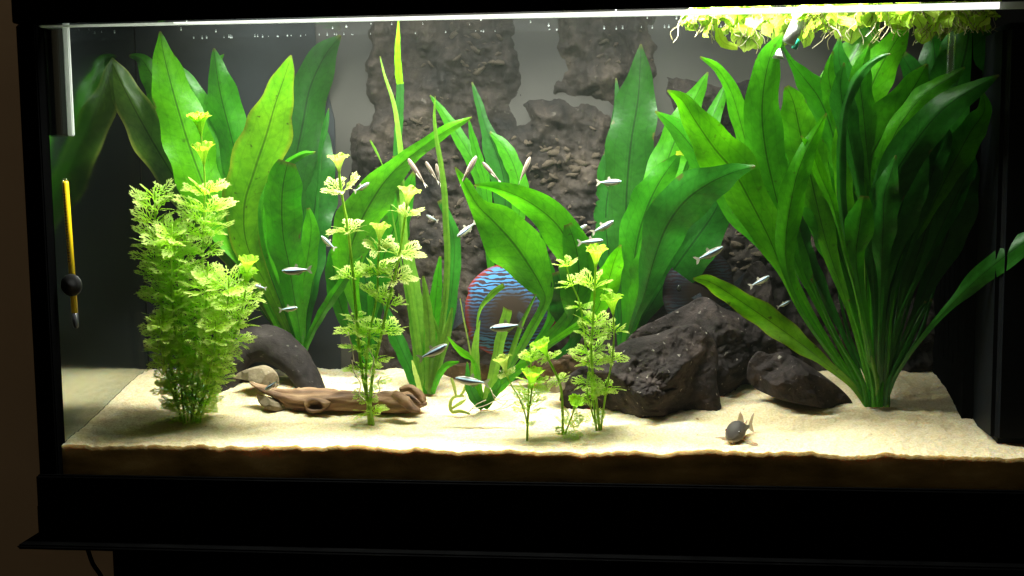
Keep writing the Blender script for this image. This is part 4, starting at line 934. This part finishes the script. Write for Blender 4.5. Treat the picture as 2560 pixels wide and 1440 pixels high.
for px, Y, r, lab, nr in fl_lab:
    p = at(px, 30, Y); p.z = ZW-.002
    par = empty('floating_plant', p, lab, 'floating plant', 'floating plants under the lamp')
    n = FR.randint(9, 12)
    for k in range(n):
        o = bpy.data.objects.new('leaf', FR.choice(FL)); COL.objects.link(o); o.parent = par
        s = r*mpp(Y)*FR.uniform(1.0, 1.7); o.scale = (s, s*FR.uniform(.9, 1.3), s)
        o.location = (0, 0, FR.uniform(-.020, .002)); o.rotation_euler = (FR.uniform(-.9, .9), FR.uniform(-.4, .95), 2*math.pi*k/n+FR.uniform(-.3, .3))
    for k in range(nr*2):
        q = Vector((FR.uniform(-.006, .006), FR.uniform(-.006, .006), 0)); pts = [(p+q, .0005)]; dx = FR.uniform(-.004, .004)
        for j in range(5):
            q = q+Vector((dx+FR.uniform(-.006, .006), FR.uniform(-.003, .003), -FR.uniform(.003, .009)))
            pts.append((p+q, .00042))
        tube('root', pts, M['root'] if k % 3 else M['root_dark'], par, 4, sub=14)
hl = leaf(None, 'yellow', .03, .03, [(1845, 118, 6), (1818, 112, 10), (1800, 95, 12), (1795, 70, 6)], .2, .3, .1, rows=12, cols=6, name='hanging_leaf'); hl.name = 'hanging_leaf'
tag(hl, 'yellow crinkled leaf hanging below the left floating plants', 'leaf')

# ------------------------------------------------------------------ fish
def tetra_mat():
    m, nt, out = newmat('tetra_skin'); L = nt.links.new
    tc = N(nt, 'TexCoord'); s = N(nt, 'SeparateXYZ'); L(tc.outputs['UV'], s.inputs[0])
    r = ramp(nt, s.outputs[1], [(0.0, (.52, .50, .34)), (.32, (.44, .44, .36)), (.42, (.06, .07, .11)), (.57, (.03, .04, .07)), (.61, (.55, .80, 1.0)), (.77, (.62, .84, 1.0)), (.83, (.16, .14, .10)), (1.0, (.10, .09, .07))])
    b = N(nt, 'BsdfPrincipled'); b.inputs['Roughness'].default_value = .33; b.inputs['Specular IOR Level'].default_value = .9; L(r.outputs[0], b.inputs['Base Color']); L(b.outputs[0], out.inputs[0]); return m
def finmat(name, col, al=.5):
    m, nt, out = newmat(name); L = nt.links.new
    d = N(nt, 'BsdfDiffuse'); d.inputs[0].default_value = (*col, 1); t = N(nt, 'BsdfTransparent'); t.inputs[0].default_value = (1, 1, 1, 1)
    x = N(nt, 'MixShader'); x.inputs[0].default_value = al; L(t.outputs[0], x.inputs[1]); L(d.outputs[0], x.inputs[2]); L(x.outputs[0], out.inputs[0]); return m
M['tetra'] = tetra_mat(); M['fin'] = finmat('clear_fin', (.50, .46, .38), .6); M['eye'] = plain('fish_eye', (.02, .02, .02), .1, .8); M['eyering'] = plain('fish_eye_ring', (.5, .3, .12), .3, .6)
def palemat():
    m, nt, out = newmat('pale_fish_belly'); L = nt.links.new
    tc = N(nt, 'TexCoord'); s = N(nt, 'SeparateXYZ'); L(tc.outputs['UV'], s.inputs[0])
    r = ramp(nt, s.outputs[1], [(.0, (.20, .15, .12)), (.10, (.10, .065, .05)), (.20, (.50, .44, .38)), (.30, (.07, .045, .035)), (.5, (.15, .10, .07)), (.68, (.06, .04, .03)), (.80, (.42, .37, .32)), (.9, (.09, .06, .05)), (1.0, (.16, .12, .10))])
    b = N(nt, 'BsdfPrincipled'); b.inputs['Roughness'].default_value = .45; L(r.outputs[0], b.inputs['Base Color']); L(b.outputs[0], out.inputs[0]); return m
M['pale_tetra'] = palemat()
def loft(secs, n=20, uvrow=True):
    """secs: (x, zc, half height, half width)"""
    V, Fc, U = [], [], []
    for k, (x, zc, hh, hw) in enumerate(secs):
        for i in range(n):
            a = 2*math.pi*i/n; V.append((x, hw*math.sin(a), zc+hh*math.cos(a))); U.append((k/len(secs), .5+.5*math.cos(a)))
    for k in range(len(secs)-1):
        for i in range(n): a = k*n+i; b = k*n+(i+1) % n; Fc.append((a, b, b+n, a+n))
    Fc.append(tuple(range(n-1, -1, -1))); Fc.append(tuple(range((len(secs)-1)*n, len(secs)*n)))
    return mesh('body', V, Fc, U)
def flat(name, pts, th=.0015):
    n = len(pts); V = [(x, -th, z) for x, z in pts]+[(x, th, z) for x, z in pts]
    return mesh(name, V, [tuple(range(n)), tuple(range(2*n-1, n-1, -1))]+[(i, i+n, (i+1) % n+n, (i+1) % n) for i in range(n)])
S = catmull([(-.40, 0, .035, .022), (-.28, 0, .055, .035), (-.1, -.01, .105, .06), (.08, -.015, .135, .078), (.24, -.01, .128, .078), (.36, .0, .10, .068), (.45, .008, .062, .048), (.50, .01, .02, .018)], 26)
tb = loft(S); tb.materials.append(M['tetra'])
tb2 = loft([(x, z*.6, h*.62, w_*1.1) for x, z, h, w_ in S]); tb2.materials.append(M['pale_tetra'])
ft = flat('tail_fin', [(-.38, .03), (-.50, .13), (-.58, .15), (-.52, .02), (-.50, 0), (-.52, -.02), (-.58, -.15), (-.50, -.13), (-.38, -.03)]); ft.materials.append(M['fin'])
fd = flat('dorsal_fin', [(.06, .11), (.0, .24), (-.07, .20), (-.08, .09)]); fd.materials.append(M['fin'])
fa = flat('anal_fin', [(.0, -.13), (-.06, -.20), (-.2, -.12), (-.26, -.05), (-.1, -.10)]); fa.materials.append(M['fin'])
bm = bmesh.new(); bmesh.ops.create_uvsphere(bm, u_segments=12, v_segments=8, radius=.030); eym = bpy.data.meshes.new('eye'); bm.to_mesh(eym); bm.free(); eym.materials.append(M['eye'])
proto = empty('tetra', (0, 0, 0), 'x', 'fish', 'small striped tetras')
for nm, me in (('body', tb), ('tail_fin', ft), ('dorsal_fin', fd), ('anal_fin', fa)): link(nm, me, proto, None, nm == 'body')
for sg in (-1, 1):
    e = link('eye', eym, proto); e.location = (.40, sg*.046, .022); e.scale = (1, .5, 1)
tets = [  # px, py, length px, picture angle of the head (deg, counter-clockwise), yaw, roll, Y, label
 (740, 676, 78, 183, 0, 0, .05, 'silvery tetra facing away from centre, beside the wavy-edged leaf left of centre'),
 (722, 772, 54, 8, .2, 0, .08, 'slim dark tetra with one white line below the wavy leaf'),
 (820, 606, 52, 130, .5, 0, .10, 'tetra heading up behind the tall pale stem, body half turned'),
 (1084, 879, 84, 26, 0, 0, .04, 'large bright tetra climbing just above the sand by the ribbon grass'),
 (1166, 574, 62, 218, .2, 0, .12, 'tetra nosing downwards between the tall ribbon blade and the arching leaf'),
 (1080, 545, 34, 150, .3, 0, .18, 'tiny distant tetra beside the tall ribbon blade'),
 (1264, 817, 84, 187, 0, 0, .03, 'tetra crossing in front of the striped fish, behind a cut blade'),
 (1450, 572, 46, 30, .3, 0, .16, 'dimmer tetra, upper one just right of the arching leaf'),
 (1508, 567, 62, 28, 0, 0, .10, 'tetra climbing to the tall dark leaves, highest of the close three'),
 (1478, 604, 64, 5, 0, 0, .08, 'level tetra with reddish eye, lowest of the close three'),
 (1524, 455, 62, 2, 0, 0, .10, 'slender pale tetra seen edge-on crossing the tall dark leaf'),
 (1775, 634, 76, 26, 0, 0, .09, 'very bright white tetra above the shadowed rocks'),
 (1900, 703, 56, 30, .2, 0, .14, 'dim tetra above the yellowish low leaf'),
 (1960, 760, 38, 25, .3, 0, .14, 'small dim tetra half behind the stalks of the big plant'),
 (1178, 952, 88, 172, 0, 0, .06, 'brownish tetra hovering over the sand at the cut ribbon grass'),
 (678, 964, 50, 215, .3, 0, .045, 'small tetra resting along the tip of the driftwood'),
 (1042, 430, 84, 122, .1, 1.3, .10, 'thin tetra seen from below, closest to the long bright leaf'),
 (1080, 430, 66, 118, .3, 1.3, .15, 'faint tetra seen from below, left of the tall ribbon blade'),
 (1096, 436, 60, 98, .3, 1.3, .14, 'upright tetra seen from below, partly behind the ribbon blade'),
 (1172, 425, 84, 60, 0, 1.3, .07, 'pink-brown tetra seen from below, over the tip of the arching leaf'),
 (1228, 430, 70, 130, .2, 1.3, .12, 'tetra seen from below in front of the dark upright leaves'),
 (1312, 424, 72, 66, 0, 1.3, .12, 'lone tetra seen from below against the rocky back wall'),
 (905, 468, 48, 28, .2, 0, .10, 'tetra half hidden behind the pale whorl left of centre'),
 (648, 716, 36, 160, .3, 0, .12, 'tiny dark tetra at the edge of the left feathery bush'),
]
first = True
for px, py, ln, an, yw, rl, Y, lab in tets:
    if first: r = proto; kids = []
    else:
        r = proto.copy(); COL.objects.link(r)
        for ch in protokids:
            c = ch.copy(); COL.objects.link(c); c.parent = r
            if rl and c.name.startswith('body'): c.data = tb2
    if first: protokids = list(proto.children); first = False
    r['label'] = lab; r.location = at(px, py, Y); s = ln*mpp(Y)*.95; r.scale = (s, s, s)
    a = math.radians(an); flip = math.cos(a) < 0 and not rl
    # nose along the picture direction, back upwards
    nose = (Vector((math.cos(a), 0, math.sin(a)))*math.cos(yw)+Vector((0, 1, 0))*math.sin(yw)*(1 if an % 2 else -1)).normalized()
    up = Vector((0, 0, 1)); up = (up-nose*up.dot(nose)).normalized()
    if rl:
        up = Vector((0, 1, .25)); up = (up-nose*up.dot(nose)).normalized()
    side = up.cross(nose)
    r.rotation_mode = 'QUATERNION'; r.rotation_quaternion = Matrix((nose, side, up)).transposed().to_quaternion()

# striped disc-shaped fish
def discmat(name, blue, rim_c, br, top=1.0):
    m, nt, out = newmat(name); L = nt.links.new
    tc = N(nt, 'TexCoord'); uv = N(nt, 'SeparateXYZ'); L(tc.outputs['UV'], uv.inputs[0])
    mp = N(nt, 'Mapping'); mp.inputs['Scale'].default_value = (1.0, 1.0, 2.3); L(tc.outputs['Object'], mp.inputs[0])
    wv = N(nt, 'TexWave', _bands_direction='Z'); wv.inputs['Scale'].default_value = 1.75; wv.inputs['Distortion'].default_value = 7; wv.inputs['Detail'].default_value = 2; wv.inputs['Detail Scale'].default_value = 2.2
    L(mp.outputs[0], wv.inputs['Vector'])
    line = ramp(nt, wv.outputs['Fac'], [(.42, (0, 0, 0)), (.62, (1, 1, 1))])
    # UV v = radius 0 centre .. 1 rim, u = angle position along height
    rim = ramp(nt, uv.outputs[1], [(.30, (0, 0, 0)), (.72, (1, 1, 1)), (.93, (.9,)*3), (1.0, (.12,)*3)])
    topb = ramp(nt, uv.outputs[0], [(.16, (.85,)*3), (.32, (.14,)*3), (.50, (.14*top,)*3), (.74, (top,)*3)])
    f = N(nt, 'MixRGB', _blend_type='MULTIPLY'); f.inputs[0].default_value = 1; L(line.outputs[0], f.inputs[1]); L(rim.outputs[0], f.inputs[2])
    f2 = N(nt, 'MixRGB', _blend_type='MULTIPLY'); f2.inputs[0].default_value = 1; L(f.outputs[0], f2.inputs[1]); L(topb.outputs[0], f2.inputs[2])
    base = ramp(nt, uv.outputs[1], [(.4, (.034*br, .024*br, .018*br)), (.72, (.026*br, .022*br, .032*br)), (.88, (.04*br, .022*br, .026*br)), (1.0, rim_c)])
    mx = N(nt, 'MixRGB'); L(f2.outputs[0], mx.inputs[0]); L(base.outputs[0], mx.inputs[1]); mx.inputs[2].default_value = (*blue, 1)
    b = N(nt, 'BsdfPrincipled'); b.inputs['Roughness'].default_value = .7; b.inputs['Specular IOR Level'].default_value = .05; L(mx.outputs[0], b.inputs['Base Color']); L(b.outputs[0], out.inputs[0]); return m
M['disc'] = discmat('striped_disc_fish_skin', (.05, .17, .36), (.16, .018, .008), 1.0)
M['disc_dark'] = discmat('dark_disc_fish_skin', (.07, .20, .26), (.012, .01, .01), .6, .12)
def discfish(label, px, py, rx, rz, Y, yaw, head=1, skin='disc'):
    par = empty('disc_fish', at(px, py, Y), label, 'fish', 'disc-shaped fish')
    V, Fc, U = [], [], []; nr, n = 22, 72
    for side in (-1, 1):
        for k in range(nr):
            f = 1-k/nr
            for i in range(n):
                a = 2*math.pi*i/n; x = math.cos(a); z = math.sin(a)
                R_ = 1.0+.10*max(0, z)**3*0+.06*math.cos(2*a)*0
                if x*head > .82: R_ *= 1+.06*((x*head-.82)/.18)      # snout
                if x*head < -.9: R_ *= .94
                h = .27*(1-f**2)**.8
                V.append((x*R_*f, side*h, z*R_*f)); U.append((.5+.5*z*f, f))
        V.append((0, side*.27, 0)); U.append((.5, 0))
    b2 = nr*n+1
    for s_ in (0, 1):
        b = s_*b2
        for k in range(nr-1):
            for i in range(n):
                q = (b+k*n+i, b+k*n+(i+1) % n, b+(k+1)*n+(i+1) % n, b+(k+1)*n+i); Fc.append(q if s_ else q[::-1])
        for i in range(n):
            q = (b+(nr-1)*n+i, b+(nr-1)*n+(i+1) % n, b+nr*n); Fc.append(q if s_ else q[::-1])
    def kid(nm, me, mat, sm=True):
        me.materials.append(M[mat]); o = bpy.data.objects.new(nm, me); COL.objects.link(o); o.parent = par
        if sm: me.polygons.foreach_set('use_smooth', [True]*len(me.polygons))
        return o
    kid('body', mesh('body', V, Fc, U), skin)
    h = head
    kid('tail_fin', flat('tail_fin', [(-.90*h, .16), (-1.22*h, .40), (-1.30*h, .0), (-1.22*h, -.40), (-.90*h, -.16)], .012), 'discfin', False)
    kid('pectoral_fin', mesh('pectoral_fin', [(.38*h, -.26, -.1), (.16*h, -.33, .02), (.10*h, -.36, -.10), (.18*h, -.33, -.22)], [(0, 1, 2, 3)]), 'discfin', False)
    e = kid('eye', eym.copy(), 'eye'); e.location = (.66*h, -.16, .12); e.scale = (2.6, 1.4, 2.6)
    e = kid('eye', eym.copy(), 'eye'); e.location = (.66*h, .16, .12); e.scale = (2.6, 1.4, 2.6)
    par.scale = (rx*mpp(Y), rx*mpp(Y), rz*mpp(Y)); par.rotation_euler = (0, 0, yaw); return par
M['discfin'] = finmat('disc_fish_fin', (.05, .06, .075), .6)
discfish('disc-shaped fish with wavy blue stripes and red rim behind the centre leaves', 1272, 776, 120, 120, .175, .25)
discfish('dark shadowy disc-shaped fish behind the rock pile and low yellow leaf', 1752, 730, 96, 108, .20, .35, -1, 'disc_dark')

# small armoured catfish on the sand, facing the glass
p = ground(1848, 1100)
cf = empty('catfish', Vector((p.x, p.y, p.z)), 'small grey bottom catfish with raised fins resting on the bright sand', 'fish')
def catmat():
    m, nt, out = newmat('grey_catfish_skin'); L = nt.links.new
    tc = N(nt, 'TexCoord'); s = N(nt, 'SeparateXYZ'); L(tc.outputs['UV'], s.inputs[0]); nz = N(nt, 'TexNoise'); nz.inputs['Scale'].default_value = 7; nz.inputs['Detail'].default_value = 6; L(tc.outputs['Object'], nz.inputs['Vector'])
    ad = N(nt, 'Math', _operation='MULTIPLY_ADD'); L(nz.outputs['Fac'], ad.inputs[0]); ad.inputs[1].default_value = .25; L(s.outputs[1], ad.inputs[2])
    r = ramp(nt, ad.outputs[0], [(.2, (.26, .21, .13)), (.38, (.16, .135, .11)), (.5, (.075, .065, .055)), (.75, (.13, .115, .10)), (1.0, (.055, .048, .043))])
    b = N(nt, 'BsdfPrincipled'); b.inputs['Roughness'].default_value = .6; b.inputs['Specular IOR Level'].default_value = .2; L(r.outputs[0], b.inputs['Base Color']); L(b.outputs[0], out.inputs[0]); return m
M['cat'] = catmat(); M['catfin'] = finmat('pale_fin', (.50, .34, .22), .5)
cs = catmull([(-.62, .30, .05, .035), (-.45, .30, .09, .06), (-.25, .31, .17, .11), (0, .31, .27, .19), (.2, .30, .31, .24), (.38, .26, .26, .23), (.52, .19, .17, .16), (.60, .14, .06, .06)], 28)
kids = [('body', loft(cs, 24), 'cat', True),
 ('tail_fin', flat('tail_fin', [(-.58, .34), (-.80, .58), (-.98, .66), (-.84, .34), (-.98, .06), (-.80, .12), (-.58, .26)], .006), 'catfin', False),
 ('dorsal_fin', flat('dorsal_fin', [(.14, .56), (.02, .78), (-.06, .84), (-.22, .68), (-.30, .48)], .008), 'catfin', False),
 ('adipose_fin', flat('adipose_fin', [(-.36, .44), (-.50, .52), (-.50, .40)], .006), 'catfin', False),
 ('barbel', mesh('barbel', [(.58, -.04, .10), (.66, -.10, .02), (.655, -.11, .02), (.57, -.06, .09)], [(0, 1, 2, 3)]), 'catfin', False),
 ('barbel', mesh('barbel', [(.58, .04, .10), (.66, .10, .02), (.655, .11, .02), (.57, .06, .09)], [(0, 1, 2, 3)]), 'catfin', False)]
for sg in (-1, 1):
    kids.append(('pectoral_fin', mesh('pectoral_fin', [(.30, sg*.20, .14), (.22, sg*.62, .02), (.02, sg*.52, .0), (.12, sg*.24, .08), (.30, sg*.20, .12), (.22, sg*.62, .0), (.02, sg*.52, -.012), (.12, sg*.24, .065)], [(0, 1, 2, 3), (7, 6, 5, 4), (0, 4, 5, 1), (1, 5, 6, 2)]), 'catfin', False))
for nm, me, mt, sm in kids:
    me.materials.append(M[mt]); o = bpy.data.objects.new(nm, me); COL.objects.link(o); o.parent = cf
    if sm: me.polygons.foreach_set('use_smooth', [True]*len(me.polygons))
for sg in (-1, 1):
    o = bpy.data.objects.new('eye', eym); COL.objects.link(o); o.parent = cf; o.location = (.40, sg*.19, .34); o.scale = (1.6, 1, 1.6)
cf.scale = (.034, .040, .035); cf.rotation_euler = (0, 0, math.radians(238))
